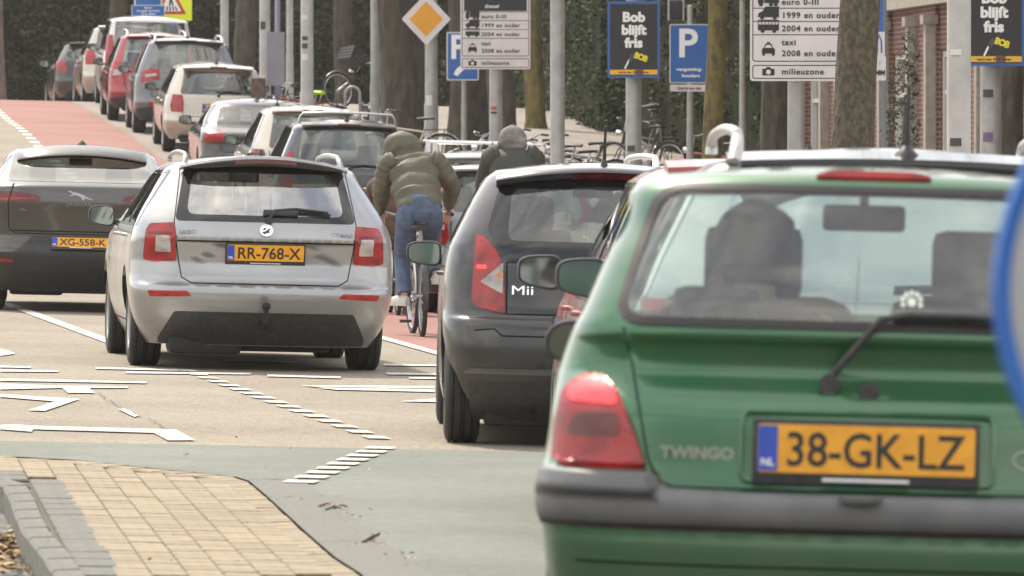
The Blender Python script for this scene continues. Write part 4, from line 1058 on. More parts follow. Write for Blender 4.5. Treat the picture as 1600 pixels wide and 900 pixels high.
# tar-filled cracks in the asphalt
CRK = mat('tar_crack', (.07, .065, .06), .8)
def crack(pts, wd=.012, seed=0, z=.010):
    rnd = random.Random(seed); P = []
    for i in range(len(pts) - 1):
        a, b = Vector(G(*pts[i])), Vector(G(*pts[i + 1]))
        for k in range(10): P.append(a.lerp(b, k / 10) + Vector((rnd.uniform(-.012, .012), rnd.uniform(-.03, .03))))
    L = []; R_ = []
    for i, p in enumerate(P):
        t = (P[min(i + 1, len(P) - 1)] - P[max(0, i - 1)]).normalized(); nn = Vector((-t.y, t.x)) * wd * rnd.uniform(.3, 1) / 2
        L.append(tuple(p + nn)); R_.append(tuple(p - nn))
    mb = MB(); m_ = len(L); mb.add([(x, y, gz(x, y) + z) for x, y in L + R_], [(i, i + 1, m_ + i + 1, m_ + i) for i in range(m_ - 1)])
    tag(mb.build('asphalt_crack', CRK), kind='structure')
crack([(150, 614), (190, 640), (240, 660), (262, 676)], .008, 1); crack([(388, 752), (455, 752)], .03, 2); crack([(420, 780), (560, 776)], .01, 3); crack([(500, 850), (700, 846)], .01, 4); crack([(470, 815), (640, 812)], .01, 5)

# litter: fallen leaves and twigs (nobody could count them)
def litter(name, spots, n, size, cols, dz, label, seed=0, curl=.5):
    rnd = random.Random(seed); mb = MB()
    for _ in range(n):
        s = rnd.choice(spots); x = rnd.gauss(s[0], s[2]); y = rnd.gauss(s[1], s[3]); z = gz(x, y) + dz + rnd.uniform(.002, .014)
        R_ = Matrix.Rotation(rnd.uniform(0, 6.28), 3, 'Z') @ Matrix.Rotation(rnd.uniform(-curl, curl), 3, 'X') @ Matrix.Rotation(rnd.uniform(-curl, curl), 3, 'Y'); k = size * rnd.uniform(.5, 1.3)
        mb.mi = rnd.randrange(len(cols))
        mb.add([Vector((x, y, z + k * .3)) + R_ @ Vector(p) * k for p in ((-1, 0, 0), (-.3, -.5, .15), (.7, -.35, 0), (1, 0, .1), (.6, .45, .0), (-.3, .5, .12))], [(0, 1, 5), (1, 2, 4, 5), (2, 3, 4)])
    return tag(mb.build(name, cols, smooth=False), kind='stuff', label=label)
LF = [mat('dead_leaf_%s' % k, c, .8) for k, c in (('tan', (.35, .22, .09)), ('ochre', (.42, .28, .10)), ('brown', (.12, .07, .04)), ('pale', (.46, .36, .2)))]
sp = [(*G(10, 800), .06, .35), (*G(25, 815), .05, .3), (*G(65, 882), .05, .35), (*G(8, 840), .08, .5), (*G(60, 900), .06, .4), (*G(30, 880), .10, .5)]
litter('leaf_litter', sp, 900, .022, LF, -.12, 'dry tan leaves gathered in the low gutter beside the kerb', 3)
litter('leaf_litter', [(*G(515, 794), .06, .25), (*G(550, 815), .05, .2), (*G(585, 850), .04, .2), (*G(300, 850), .35, 1.5), (*G(640, 880), .06, .2), (*G(450, 700), .5, 1.5)], 70, .010, LF[1:3], .008, 'few dry leaf fragments scattered on the pavers and green asphalt', 4)
mb = MB()
for k in range(6):
    q = G(510 + 11 * k % 32, 793 + (k * 5) % 7); an = random.uniform(-.8, .8)
    mb.tube([(q[0] - .035 * cos(an), q[1] - .1, gz(*q) + .01), (q[0], q[1], gz(*q) + .018), (q[0] + .03 * cos(an), q[1] + .1 * sin(an), gz(*q) + .010)], .0022, 5)
for q in (G(575, 852), G(583, 849)): mb.tube([(q[0] - .02, q[1], gz(*q) + .01), (q[0] + .02, q[1] + .1, gz(*q) + .03)], .006, 5)
tag(mb.build('twig_litter', LF[2]), 'small dark broken twigs lying on the green asphalt', None, kind='stuff')

# ------------------------------------------------------------------ cars in place
R1, c1 = silver_estate()
R2, c2 = green_hatch()
R3, c3 = black_hatch()
R4, c4 = grey_crossover()
Q = 'cars queueing in the right lane'; PK = 'cars parked along the right side of the road'
SIL = paint('silver_paint_cool', (.46, .47, .48), .7, .32); DKG = paint('dark_grey_paint', (.035, .037, .040), .5, .3); REDP = paint('red_paint', (.32, .022, .03), .5, .3)
BEI = paint('champagne_paint', (.50, .46, .40), .6, .34); GRY = paint('slate_paint', (.13, .14, .155), .6, .32); WHP = paint('white_paint', (.75, .74, .73), .1, .3); BK2 = paint('black_paint_gloss', (.013, .014, .016), .3, .28)
# estate with silver rails hidden behind the green car
generic('estate_car', 0, 20.2, -.6, 'silver estate with chunky pale roof rails, hidden behind the green hatchback', Q, 1.80, 4.55, 1.51, SIL, brake=False, sp_mat=TRIM, zb=.96, rake=.30, X=1.24, rails=(.42, 2.4, .065, mat('rail_silver', (.50, .49, .48), .35, .6), .018), ant=(.45, .24, .03, 0, None, .045, 1.47), gl=GLW, light=[(.62, .72), (.84, .72), (.84, 1.0), (.66, 1.0)], plate_txt='17-TR-FH', win=(.62, .55))
# red car
generic('hatchback_car', 0, 24.4, -2.2, 'red hatchback mostly hidden between the black and the green hatchback', Q, 1.78, 4.2, 1.49, paint('red_metallic_paint', (.30, .030, .035), .5, .3, .08), zb=.94, rake=.34, X=1.17, top=.74, light=[(.60, .72), (.85, .72), (.85, .95), (.66, .95)], plate_txt='NG-371-Z', gl=GLM, ant=(.9, .05), mz=.98, deco=1)
SV = paint('silver_paint_warm', (.55, .54, .52), .7, .34)
rg, cg = generic('estate_car', 1128, 53.0, -6.5, 'silver estate with arched pale roof rail showing above the red car roof', PK, 1.78, 4.5, 1.50, SV, rake=.25, rails=(.35, 2.2, .075, mat('pale_rail', (.78, .78, .78), .3, .3), .026), light=[(.60, .7), (.84, .7), (.84, 1.0), (.66, 1.0)], plate_txt='55-LP-XB')
generic('estate_car', 800, 62.0, -6.5, 'dark silver estate with tall red lamps on its rear pillars, half hidden behind the cyclist', PK, 1.77, 4.5, 1.47, paint('steel_paint', (.20, .21, .22), .6, .32), rake=.26, light=[(.60, .68), (.84, .68), (.83, 1.0), (.72, 1.30), (.64, 1.30), (.70, 1.02), (.64, .90)], lens2=[(.66, .82), (.80, .82), (.80, .87), (.66, .87)], plate_txt='28-PS-TL', win=(.60, .52), cladding=True)
ro, co = generic('hatchback_car', 772, 70.0, -6.5, 'silver hatchback with bare roof bars parked ahead of the tall lamp estate', PK, 1.72, 4.0, 1.52, SIL, rake=.22, light=[(.58, .7), (.82, .7), (.82, .98), (.62, .98)], plate_txt='61-NZ-GB', ant=(.6, .12, .05))
for yy in (1.3, 2.1):
    mb = MB(); mb.tube([(-.62, yy, 1.60), (.62, yy, 1.60)], .016, 8); mb.box((-.56, yy, 1.54), (.05, .06, .12)); mb.box((.56, yy, 1.54), (.05, .06, .12)); mb.build('roof_bar', SILV, ro)
rp, cp = generic('estate_car', 543, 79.0, -6.0, 'dark grey estate with thin silver roof rails and orange plate behind the silver estate', PK, 1.82, 4.5, 1.62, DKG, zb=.98, rake=.22, light=[(.66, .78), (.84, .76), (.82, 1.02), (.735, 1.22), (.69, 1.22), (.70, .98)], plate_z=.72, plate_txt='83-JG-UK', win=(.64, .56), ant=(.7, .10, .04), gl=GLM, wiper_on=True)
q0 = cp.pos(0, .945, .006); mb = MB()
lion = [(-.03, -.055), (-.015, -.05), (-.012, -.02), (.005, -.012), (.02, -.045), (.036, -.045), (.022, -.005), (.03, .015), (.045, .03), (.03, .032), (.012, .025), (.02, .05), (.005, .06), (-.012, .045), (-.03, .05), (-.045, .035), (-.03, .03), (-.04, .01), (-.03, -.01), (-.025, -.035)]
mb.prism([(x * .9, q0.z + z * .9) for x, z in lion], q0.y - .006, q0.y + .01); mb.build('emblem', CHR, rp, smooth=False)
mb = MB(); mb.tube([(-.60, .62, 1.58), (-.585, .60, 1.66), (-.55, .60, 1.70), (-.2, .60, 1.715), (.2, .60, 1.715), (.55, .60, 1.70), (.585, .60, 1.66), (.60, .62, 1.58)], .017, 8); mb.build('roof_bar', SILV, rp)
mb = MB(); mb.box((0, cp.pos(0, .80).y - .01, .80), (.62, .02, .02), bev=.006); mb.build('chrome_strip', CHR, rp)
generic('hatchback_car', 488, 86.0, -6.5, 'champagne hatchback with drooping antenna parked behind the dark estate', PK, 1.74, 4.1, 1.56, paint('pale_gold_paint', (.52, .49, .43), .6, .33), rake=.35, light=[(.6, .74), (.82, .72), (.82, .98), (.66, .98)], plate_txt='90-HX-KP', ant=(.9, .16, .14, -.45, None, .035), gl=GLS, win=(.62, .54))
generic('saloon_car', 408, 93.3, -6.0, 'black saloon with pale sky on its rear window and wide red lamps', PK, 1.80, 4.5, 1.38, BK2, zb=.93, tail=.50, rake=.65, hood=1.3, light=[(.50, .80), (.84, .76), (.84, .88), (.60, .93), (.50, .90)], plate_txt='12-SG-RR', plate_z=.66, ant=(1.5, .03), win=(.64, .56), gl=GLS, spoiler=False, posts=[1.9, 2.7])
generic('estate_car', 340, 107.0, -6.5, 'champagne estate with squarish red lamps parked before the slate crossover', PK, 1.80, 4.5, 1.50, BEI, zb=.95, rake=.32, top=.74, light=[(.58, .70), (.78, .70), (.80, .80), (.76, .985), (.60, .985), (.575, .85)], plate_txt='44-JL-VT', ant=(.9, .10, .05), win=(.64, .56), gl=GLM, z0=.24, wb=(.95, 3.6), R_=.31)
generic('crossover_car', 293, 114.0, -6.0, 'slate grey crossover with glossy red lamps behind the champagne estate', PK, 1.92, 4.5, 1.72, GRY, zb=1.03, rake=.28, light=[(.50, .98), (.84, .90), (.84, 1.10), (.66, 1.17), (.52, 1.15)], lens2=[(.56, 1.04), (.76, 1.0), (.76, 1.05), (.58, 1.08)], refl=[(.50, .50), (.70, .50), (.70, .57), (.54, .57)], plate_txt='KR-550-T', rails=(.5, 2.3, .05, SILV, .02), cladding=True, ant=(.8, .06), R_=.36, tw=.23, z0=.25, win=(.66, .57))
generic('crossover_car', 243, 120.5, -6.5, 'red compact crossover with pale lens in its lamp, near the top of the slope', PK, 1.78, 4.2, 1.67, REDP, zb=.98, rake=.24, light=[(.60, .84), (.83, .80), (.83, 1.12), (.66, 1.12)], lens2=[(.66, .88), (.80, .86), (.80, .97), (.68, .98)], plate_txt='HF-194-D', rails=(.5, 2.2, .05, SILV, .018), cladding=True, R_=.34, z0=.25)
generic('delivery_van', 233, 128.0, -6.5, 'white compact van taller than the cars parked around it', PK, 1.88, 4.5, 1.84, WHP, zb=1.10, rake=.12, top=.84, hood=.9, light=[(.70, .85), (.88, .83), (.88, 1.45), (.74, 1.45)], plate_txt='V-482-XB', cat='van', spoiler=False, rails=None, gl=GLM, win=(.70, .66), R_=.33)
generic('crossover_car', 196, 134.5, -7.5, 'beige people carrier partly hidden behind the white van', PK, 1.80, 4.3, 1.66, BEI, zb=1.0, rake=.25, light=[(.6, .8), (.84, .8), (.84, 1.1), (.66, 1.1)])
generic('hatchback_car', 148, 141.0, -8.0, 'dark hatchback with pale window reflections, farthest of the parked cars', PK, 1.75, 4.1, 1.46, DKG, rake=.3, light=[(.6, .75), (.83, .75), (.83, 1.0), (.66, 1.0)], gl=GLS)
# ------------------------------------------------------------------ vegetation
def leafmat(name, a, b_, c3=None):
    m = mat(name, a, .8, spec=.2, noise=1.3, col2=b_, ramp=(.35, .65)); b = m.node_tree.nodes['Principled BSDF']
    b.inputs['Subsurface Weight'].default_value = .0
    t = m.node_tree; oi = t.nodes.new('ShaderNodeTexNoise'); oi.inputs['Scale'].default_value = 9
    return m
LG = leafmat('dark_leaf', (.034, .040, .022), (.050, .056, .030)); LV = leafmat('ivy_leaf', (.035, .050, .022), (.085, .105, .055))
LO = leafmat('olive_leaf', (.07, .085, .06), (.13, .14, .11)); LB = leafmat('bright_leaf', (.06, .095, .025), (.12, .14, .05)); LBR = leafmat('brown_leaf', (.10, .055, .03), (.16, .085, .05))
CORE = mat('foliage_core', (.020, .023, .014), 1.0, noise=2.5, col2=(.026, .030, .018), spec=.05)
def leaves(name, blobs, n, size, ms, seed, parent=None, flat_=.6):
    """blobs: (cx,cy,cz,rx,ry,rz) ellipsoids filled towards their surface"""
    r = np.random.RandomState(seed); B = np.array(blobs, float); wgt = (B[:, 3] * B[:, 4] * B[:, 5]) ** (.66); wgt /= wgt.sum()
    k = r.choice(len(B), n, p=wgt); d = r.normal(size=(n, 3)); d /= np.linalg.norm(d, axis=1)[:, None]; rad = r.uniform(.45, 1.08, n) ** .5
    c = B[k, :3] + d * B[k, 3:] * rad[:, None]
    a = r.normal(size=(n, 3)); a /= np.linalg.norm(a, axis=1)[:, None]; b = np.cross(a, r.normal(size=(n, 3))); b /= np.linalg.norm(b, axis=1)[:, None]
    s = size * r.uniform(.5, 1.35, n)[:, None]; a *= s; b *= s * flat_; nn = np.cross(a, b) / s * .25
    V = np.stack([c - a, c - b + nn, c + a, c + b + nn], 1).reshape(-1, 3)
    me = bpy.data.meshes.new(name); me.vertices.add(4 * n); me.vertices.foreach_set('co', V.ravel())
    me.loops.add(4 * n); me.loops.foreach_set('vertex_index', np.arange(4 * n)); me.polygons.add(n)
    me.polygons.foreach_set('loop_start', np.arange(n) * 4); me.polygons.foreach_set('material_index', r.randint(0, len(ms), n)); me.update(calc_edges=True); me.validate()
    return link(name, me, ms, parent)
BARK = mat('bark', (.085, .072, .056), .95, noise=9, col2=(.05, .042, .035), bump=(13, 1.0, .05), stretch=(1, 1, .35))
BARKM = mat('mossy_bark', (.17, .14, .045), .95, noise=9, col2=(.09, .07, .035), bump=(20, 1.0, .03), stretch=(1, 1, .5))
BARKG = mat('lichen_bark', (.125, .105, .065), .95, noise=26, col2=(.06, .053, .042), bump=(24, 1.0, .04), stretch=(1, 1, .6))
def tree(px, D, wpx, label, bark=None, h=9, lean=0, seed=0, crown=True, name='tree', group=None, rough=.06):
    rnd = random.Random(seed); p = at(px, 0, D); s = F / D; r0 = wpx / s / 2; z0 = gz(p.x, D) - .02
    root = empty(name, (p.x, D, z0), 0, label=label, cat='tree', group=group)
    ph = [rnd.uniform(0, 6.28) for _ in range(6)]
    rr = []; n = 26
    for i in range(34):
        t = i / 33; z = t * h; rad = r0 * (1 + .35 * math.exp(-z / .2)) * (1 - .12 * t)
        cx = lean * z + .04 * sin(z * 1.3 + ph[0]); cy = .04 * sin(z * 1.7 + ph[1]); ring = []
        for k in range(n):
            q = 2 * pi * k / n; ra = rad * (1 + rough * sin(3 * q + ph[2] + z * .5) + rough * .7 * sin(7 * q + ph[3] - z * .9) + rough * .5 * sin(11 * q + 3 * z + ph[4]) + rnd.uniform(-.02, .02))
            ring.append(Vector((cx + ra * cos(q), cy + ra * sin(q), z)))
        rr.append(ring)
    mb = MB(); mb.rings(rr); mb.build('trunk', bark or BARK, root, angle=80)
    tips = []
    for k in range(5):
        a = 2 * pi * k / 5 + rnd.uniform(-.4, .4); L = rnd.uniform(1.6, 2.8); b0 = Vector((lean * h, 0, h * (.93 - .05 * k)))
        pts = [b0 + Vector((cos(a) * L * t, sin(a) * L * t, L * .9 * t ** .8 + rnd.uniform(-.1, .1))) for t in (0, .25, .5, .75, 1)]
        mb = MB(); mb.tube(pts, [r0 * .5, r0 * .38, r0 * .28, r0 * .18, r0 * .08], 8)
        for q in range(4):
            e = pts[2 + q % 3]; mb.tube([e, e + Vector((rnd.uniform(-.8, .8), rnd.uniform(-.8, .8), rnd.uniform(.3, 1.2)))], [r0 * .15, r0 * .04], 5)
        mb.build('limb', bark or BARK, root); tips.append(pts[-1])
    if crown: leaves('crown', [(t.x, t.y, t.z, .9, .9, .6) for t in tips], 700, .05, [LO, LB], seed + 5, root)
    return root
# far wood behind the crest, with an added dark backing against sky gaps
blobs = []
rnd = random.Random(11)
for k in range(70):
    x = rnd.uniform(-34, 7); y = 158 + rnd.uniform(0, 12) + (x + 14) * .1; blobs.append((x, y, gz(x, 150) - 1 + rnd.uniform(0, 7.5), rnd.uniform(1.6, 3), 1.6, rnd.uniform(1.3, 2.6)))
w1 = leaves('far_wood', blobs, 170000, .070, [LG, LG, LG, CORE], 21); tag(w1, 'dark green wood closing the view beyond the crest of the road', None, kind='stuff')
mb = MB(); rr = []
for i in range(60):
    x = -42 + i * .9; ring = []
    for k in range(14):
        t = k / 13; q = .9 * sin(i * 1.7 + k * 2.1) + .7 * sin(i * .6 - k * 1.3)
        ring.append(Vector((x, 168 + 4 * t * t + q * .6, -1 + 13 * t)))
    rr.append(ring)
mb.rings(rr, closed=False, cap=False); tag(mb.build('foliage_backing', CORE), 'dark backing sheet added behind the far wood to close sky gaps', None, kind='stuff')
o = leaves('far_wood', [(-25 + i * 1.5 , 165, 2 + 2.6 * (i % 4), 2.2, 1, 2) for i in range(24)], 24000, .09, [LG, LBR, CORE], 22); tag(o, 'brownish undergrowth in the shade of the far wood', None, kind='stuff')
# right side: dense shrubs behind the hedge, with an added dark backing sheet
blobs = [(x, 148 - (x - 2) * 3.0, 3.4 + (i % 3) * 1.9, 1.5, 1.5, 1.5) for i, x in enumerate(np.linspace(-2, 12, 26))]
o = leaves('shrubbery', blobs, 24000, .09, [LG, LG, LV], 23); tag(o, 'dark mixed shrubbery standing behind the ivy hedge', None, kind='stuff')
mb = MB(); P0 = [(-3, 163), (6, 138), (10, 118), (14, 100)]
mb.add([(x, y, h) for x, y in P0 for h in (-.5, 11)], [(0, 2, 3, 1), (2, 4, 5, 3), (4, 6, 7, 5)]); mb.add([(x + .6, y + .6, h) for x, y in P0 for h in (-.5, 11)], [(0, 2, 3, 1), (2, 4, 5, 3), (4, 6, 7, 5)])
tag(mb.build('foliage_backing', CORE), 'dark upright backing sheet added behind the shrubbery', None, kind='stuff')

def hedge(pts, h, wd, label, n, seed, ms, size=.05, cat='hedge'):
    c = Vector(pts[0]); root = empty('ivy_hedge', (c.x, c.y, gz(c.x, c.y)), label=label, cat=cat); bl = []; mb = MB(); rr = []
    N_ = 14
    for i in range(N_ + 1):
        t = i / N_; p = Vector(pts[0]).lerp(Vector(pts[-1]), t); z = gz(p.x, p.y)
        rr.append([Vector((p.x - c.x + a * wd / 2, p.y - c.y, z - gz(c.x, c.y) + b)) for a, b in ((-.85, 0), (-.8, h * .5), (-.7, h * .9), (0, h * .95), (.7, h * .9), (.85, h * .5), (.85, 0))])
        for b in np.linspace(.2, h - .2, 6): bl.append((p.x - c.x - wd * .15 + .1 * sin(i * 2.3 + b * 4), p.y - c.y, z - gz(c.x, c.y) + b, wd * .42 + .08 * sin(i * 1.7 + b * 3), .6, .45))
    mb.rings(rr); mb.build('stem_core', CORE, root); f = leaves('foliage', bl, n, size, ms, seed, root); return root  # solid dark core added behind the leaves, in place of real stems
hedge([(2.05, 119), (.55, 141)], 4.2, 1.0, 'tall ivy covered hedge standing at the top of the sloping pavement', 48000, 31, [LV, LV, LV, LO], .05)
hedge([(5.0, 95.5), (2.5, 116)], 4.4, 1.0, 'dark tall hedge between the brick house and the ivy hedge', 40000, 32, [LG, LG, LV], .05)
# trees
for a in ((629, 106.5, 70, 'thickest dark trunk, just left of the yellow diamond sign', None, .0, 1), (730, 105, 64, 'dark trunk behind the grey blue parking sign, right of the diamond sign', None, .0, 2), (783, 103.5, 42, 'dark trunk half hidden behind the left white emission zone board', None, 0, 3),
          (536, 150, 30, 'slim far trunk left of the handlebar crate', BARK, .02, 4), (1207, 79.5, 44, 'dark brown trunk standing behind the right emission zone board', None, 0, 6), (1582, 72, 46, 'dark trunk behind the poster frame at the right edge', None, 0, 7),
          (-6, 150, 26, 'pinkish grey trunk cut by the left edge of the picture', mat('pale_bark', (.22, .165, .145), .9, noise=8, bump=(12, 1, .03), stretch=(1, 1, .3)), 0, 8), (180, 152, 26, 'thin dark trunk in the wood behind the white van', None, .03, 9), (385, 147, 34, 'dark trunk between the two left lamp poles', None, 0, 10)):
    tree(a[0], a[1], a[2], a[3], a[4], lean=a[5], seed=a[6])
tree(1117, 85, 31, 'slender yellow green mossy trunk overlapping the blue permit parking sign', BARKM, seed=5, lean=-.002)
tree(1341, 56, 66, 'big lichen spotted trunk covering the right part of the emission zone board', BARKG, seed=12, rough=.045)
tree(835, 120, 30, 'yellowish mossy trunk behind the left emission zone board', BARKM, seed=13)
# olive tree and round shrub in the front gardens
p = at(1412, 0, 70); ot = empty('olive_tree', (p.x, 70, gz(p.x, 70)), label='small grey green olive tree with airy crown beside the brick house', cat='tree')
mb = MB(); mb.tube([(0, 0, 0), (.03, 0, .7), (-.02, 0, 1.3), (.02, 0, 2.2)], [.035, .03, .025, .012], 8); mb.build('trunk', BARKG, ot)
leaves('crown', [(.0, 0, 2.35, .17, .17, .30), (-.03, 0, 1.9, .21, .2, .3), (.04, 0, 1.5, .17, .17, .25), (.06, 0, 2.7, .12, .12, .25), (.1, 0, 1.1, .1, .1, .2)], 1500, .03, [LO, LO, LG], 41, ot, .35)
p = at(1285, 0, 84); sh = empty('garden_shrub', (p.x, 84, gz(p.x, 84)), label='low bright green shrub in front of the brick house', cat='shrub')
mb = MB(); mb.tube([(0, 0, 0), (0, 0, .5)], [.05, .03], 8); mb.build('stem_core', BARK, sh); leaves('foliage', [(-.05, 0, .72, .26, .25, .32), (.16, 0, .6, .2, .2, .26), (.0, 0, .98, .13, .13, .16)], 1500, .03, [LB, LB, LV], 42, sh)

# ------------------------------------------------------------------ houses at the right
def brickmat():
    m = mat('house_brick', (.25, .095, .07), .9); t = m.node_tree; b = t.nodes['Principled BSDF']
    tc_ = t.nodes.new('ShaderNodeTexCoord'); mp_ = t.nodes.new('ShaderNodeMapping'); mp_.inputs['Rotation'].default_value = (0, 0, 0)
    cm = t.nodes.new('ShaderNodeSeparateXYZ'); cb = t.nodes.new('ShaderNodeCombineXYZ'); ad = t.nodes.new('ShaderNodeMath'); ad.operation = 'ADD'
    t.links.new(tc_.outputs['Object'], cm.inputs[0]); t.links.new(cm.outputs[0], ad.inputs[0]); t.links.new(cm.outputs[1], ad.inputs[1]); t.links.new(ad.outputs[0], cb.inputs[0]); t.links.new(cm.outputs[2], cb.inputs[1])
    br = t.nodes.new('ShaderNodeTexBrick'); br.inputs['Scale'].default_value = 1; br.inputs['Brick Width'].default_value = .21; br.inputs['Row Height'].default_value = .065; br.inputs['Mortar Size'].default_value = .007
    br.inputs['Color1'].default_value = (.20, .088, .065, 1); br.inputs['Color2'].default_value = (.14, .062, .05, 1); br.inputs['Mortar'].default_value = (.30, .26, .22, 1)
    t.links.new(cb.outputs[0], br.inputs['Vector']); t.links.new(br.outputs['Color'], b.inputs['Base Color'])
    bp = t.nodes.new('ShaderNodeBump'); bp.inputs['Distance'].default_value = .01; bp.inputs['Strength'].default_value = .6; t.links.new(br.outputs['Fac'], bp.inputs['Height']); bp.invert = True; t.links.new(bp.outputs[0], b.inputs['Normal'])
    return m
BRK = brickmat(); STN = mat('pale_stone', (.38, .34, .29), .8, noise=8, col2=(.31, .275, .23), bump=(40, .3, .005)); WFR = mat('white_window_frame', (.70, .68, .64), .5)
def house(x0, y0, x1, y1, nb, label, h=7.5, seed=0):
    L = math.hypot(x1 - x0, y1 - y0); an = atan2(y1 - y0, x1 - x0) - pi / 2
    root = empty('brick_house', (x0, y0, gz(x0, y0) - .1), an, label=label, cat='house')
    w_ = MB(); bay = L / nb
    for i in range(nb + 1):                       # piers, spandrels and lintels (x into the house, y along it)
        yc = i * bay; w_.box((.18, yc, h / 2), (.36, bay * .42, h))
    for i in range(nb):
        yc = (i + .5) * bay
        for (a, b) in ((0, .75), (2.95, 4.1), (5.9, h)): w_.box((.21, yc, (a + b) / 2), (.30, bay * .58 + .004, b - a))
    w_.box((4.2, L / 2, h / 2), (7.0, L - .1, h - .06))
    w_.build('wall', BRK, root, smooth=False)
    for i in range(nb):
        yc = (i + .5) * bay; hw = bay * .29
        for (a, b) in ((.75, 2.95), (4.1, 5.9)):
            f = MB()
            for s_ in (-1, 1): f.box((.16, yc + s_ * (hw - .04), (a + b) / 2), (.12, .075, b - a - .01))
            f.box((.16, yc, a + .05), (.12, hw * 2 - .16, .08)); f.box((.16, yc, b - .05), (.12, hw * 2 - .16, .08)); f.box((.16, yc, b - .55), (.10, hw * 2 - .16, .06)); f.box((.16, yc, (a + b - .6) / 2), (.09, .05, b - a - .75))
            fo = f.build('window', WFR, root, smooth=False)
            g_ = MB(); g_.box((.18, yc, (a + b) / 2), (.012, hw * 2 - .10, b - a - .12)); g_.build('pane', mat('house_glass', (.02, .025, .03), .05, coat=1), fo, smooth=False)
            sl = MB(); sl.box((-.03, yc, a - .05), (.22, hw * 2 + .12, .09)); sl.build('sill', STN, root, smooth=False)
        for s_ in (-1, 1):
            pl = MB(); pl.box((-.06, yc + s_ * (hw + .07), 1.75), (.14, .15, 3.1), bev=.01); pl.box((-.07, yc + s_ * (hw + .07), 3.35), (.2, .22, .12)); pl.build('pilaster', STN, root, smooth=False)
    c_ = MB(); c_.box((-.02, L / 2, 3.62), (.2, L, .16)); c_.box((-.12, L / 2, h + .08), (.5, L + .2, .2)); c_.build('cornice', STN, root, smooth=False)
    r_ = MB(); r_.rings([[Vector((-.2, y_, h + .181)), Vector((3.8, y_, h + 3.2)), Vector((7.9, y_, h + .181))] for y_ in (0, L)]); r_.build('roof', mat('roof_tile', (.14, .06, .045), .8, noise=20), root, smooth=False)
    d_ = MB(); d_.box((-.04, bay * 1.0, .35), (.10, bay * .3, .7)); d_.build('plinth', CONC, root, smooth=False)
    return root
def HX(D): return 6.45 - .122 * (D - 76)
house(HX(77.5) , 77.5, HX(94.5), 94.5, 5, 'red brick terraced house with pale pilasters behind the olive tree')
house(HX(58) + .3, 58, HX(77.2) + .3, 77.2, 5, 'red brick terraced house reaching in from the right edge of the picture')
# brick gate piers beside the far hedge
for px_, lb in ((829, 'left brick gate pier at the foot of the ivy hedge'), (848, 'right brick gate pier, touching the ivy hedge')):
    p = at(px_, 0, 139 if px_ < 840 else 136); r_ = empty('gate_pier', (p.x, p.y, gz(p.x, p.y)), label=lb, cat='gate pier')
    mb = MB(); mb.box((0, 0, .75), (.22, .22, 1.5)); mb.build('shaft', mat('orange_brick', (.30, .15, .09), .9, noise=14, bump=(30, .5, .01)), r_, smooth=False)
    mb = MB(); mb.box((0, 0, 1.54), (.28, .28, .08), bev=.01); mb.build('cap', STN, r_)
p0 = at(848, 0, 138)
mb = MB(); mb.box((0, 0, .3), (.25, 6, .6)); gw = mb.build('garden_wall', M['orange_brick'], smooth=False); gw.location = (p0.x + .5, 130, gz(p0.x, 130)); gw.rotation_euler = (0, 0, .07); tag(gw, 'low orange brick garden wall under the ivy hedge', 'wall')

# ------------------------------------------------------------------ poles and signs
POLE = mat('galvanised_pole', (.36, .355, .35), .5, .35, noise=5, col2=(.29, .285, .28), bump=(40, .15, .003)); POLEW = mat('pale_pole', (.44, .43, .42), .6, noise=4, col2=(.36, .35, .34))
STK = [mat('sticker_dark', (.05, .05, .05), .6), mat('sticker_white', (.6, .6, .58), .6), mat('sticker_red', (.45, .06, .05), .6), mat('sticker_purple', (.16, .10, .20), .6)]
def pole(px, D, wpx, label, h=8, stickers=(), m=None, name='street_pole', cat='pole', base=True, group=None, band=False):
    p = at(px, 0, D); r = wpx * D / F / 2; z0 = gz(p.x, D) + .09
    root = empty(name, (p.x, D, z0), label=label, cat=cat, group=group)
    mb = MB(); mb.lathe([(0, r * 1.5), (.12, r * 1.5), (.16, r * 1.12), (1.1, r * 1.1), (1.13, r), (h * .5, r * .98), (h, r * .8), (h + .01, .001)], (0, 0, 0), 'z', 28); mb.build('shaft', m or POLE, root)
    if band:
        mb = MB()
        for z in (2.9, 3.25): mb.lathe([(z, r * 1.0), (z, r * 1.05), (z + .03, r * 1.05), (z + .03, r)], (0, 0, 0), 'z', 24)
        mb.build('clamp_band', SILV, root)
    for (py, hpx, kk) in stickers:
        zc = at(px, py, D).z - z0; hh = hpx * D / F; mb = MB(); rr = []
        for q in np.linspace(-2.35, -1.45, 7): rr.append([Vector((r * 1.115 * cos(q), r * 1.115 * sin(q), zc - hh / 2)), Vector((r * 1.115 * cos(q), r * 1.115 * sin(q), zc + hh / 2))])
        mb.rings(rr, closed=False, cap=False); mb.build('sticker', STK[kk], root, smooth=False)
    return root
pole(351, 124, 13, 'pale lamp pole farthest left, above the champagne estate', m=POLEW)
pole(414, 112, 17, 'pale pole with dark stain behind the grey panel', stickers=((40, 12, 0),), m=POLEW)
pole(453, 125, 11, 'thin pale pole just right of the grey panel', m=POLEW)
pole(480, 104, 20, 'grey pole with several round stickers above the parked bicycles', stickers=((28, 8, 1), (60, 6, 0), (72, 8, 0), (90, 10, 1)), m=POLEW)
pole(586, 109, 14, 'slim grey pole in front of the thickest trunk', m=POLE)
p_ds = pole(674, 100, 20, 'grey pole carrying the yellow diamond priority sign', stickers=((157, 16, 1),), h=4.0)
p_b1 = pole(775, 87, 21, 'grey pole carrying the left emission zone board', stickers=((169, 5, 2), (176, 3, 0)), h=4.4)
pole(871, 70, 23, 'smooth grey pole between the left board and the blue framed poster')
p_bob = pole(990, 80, 25, 'grey pole carrying the complete poster frame', stickers=((232, 9, 0),), h=5)
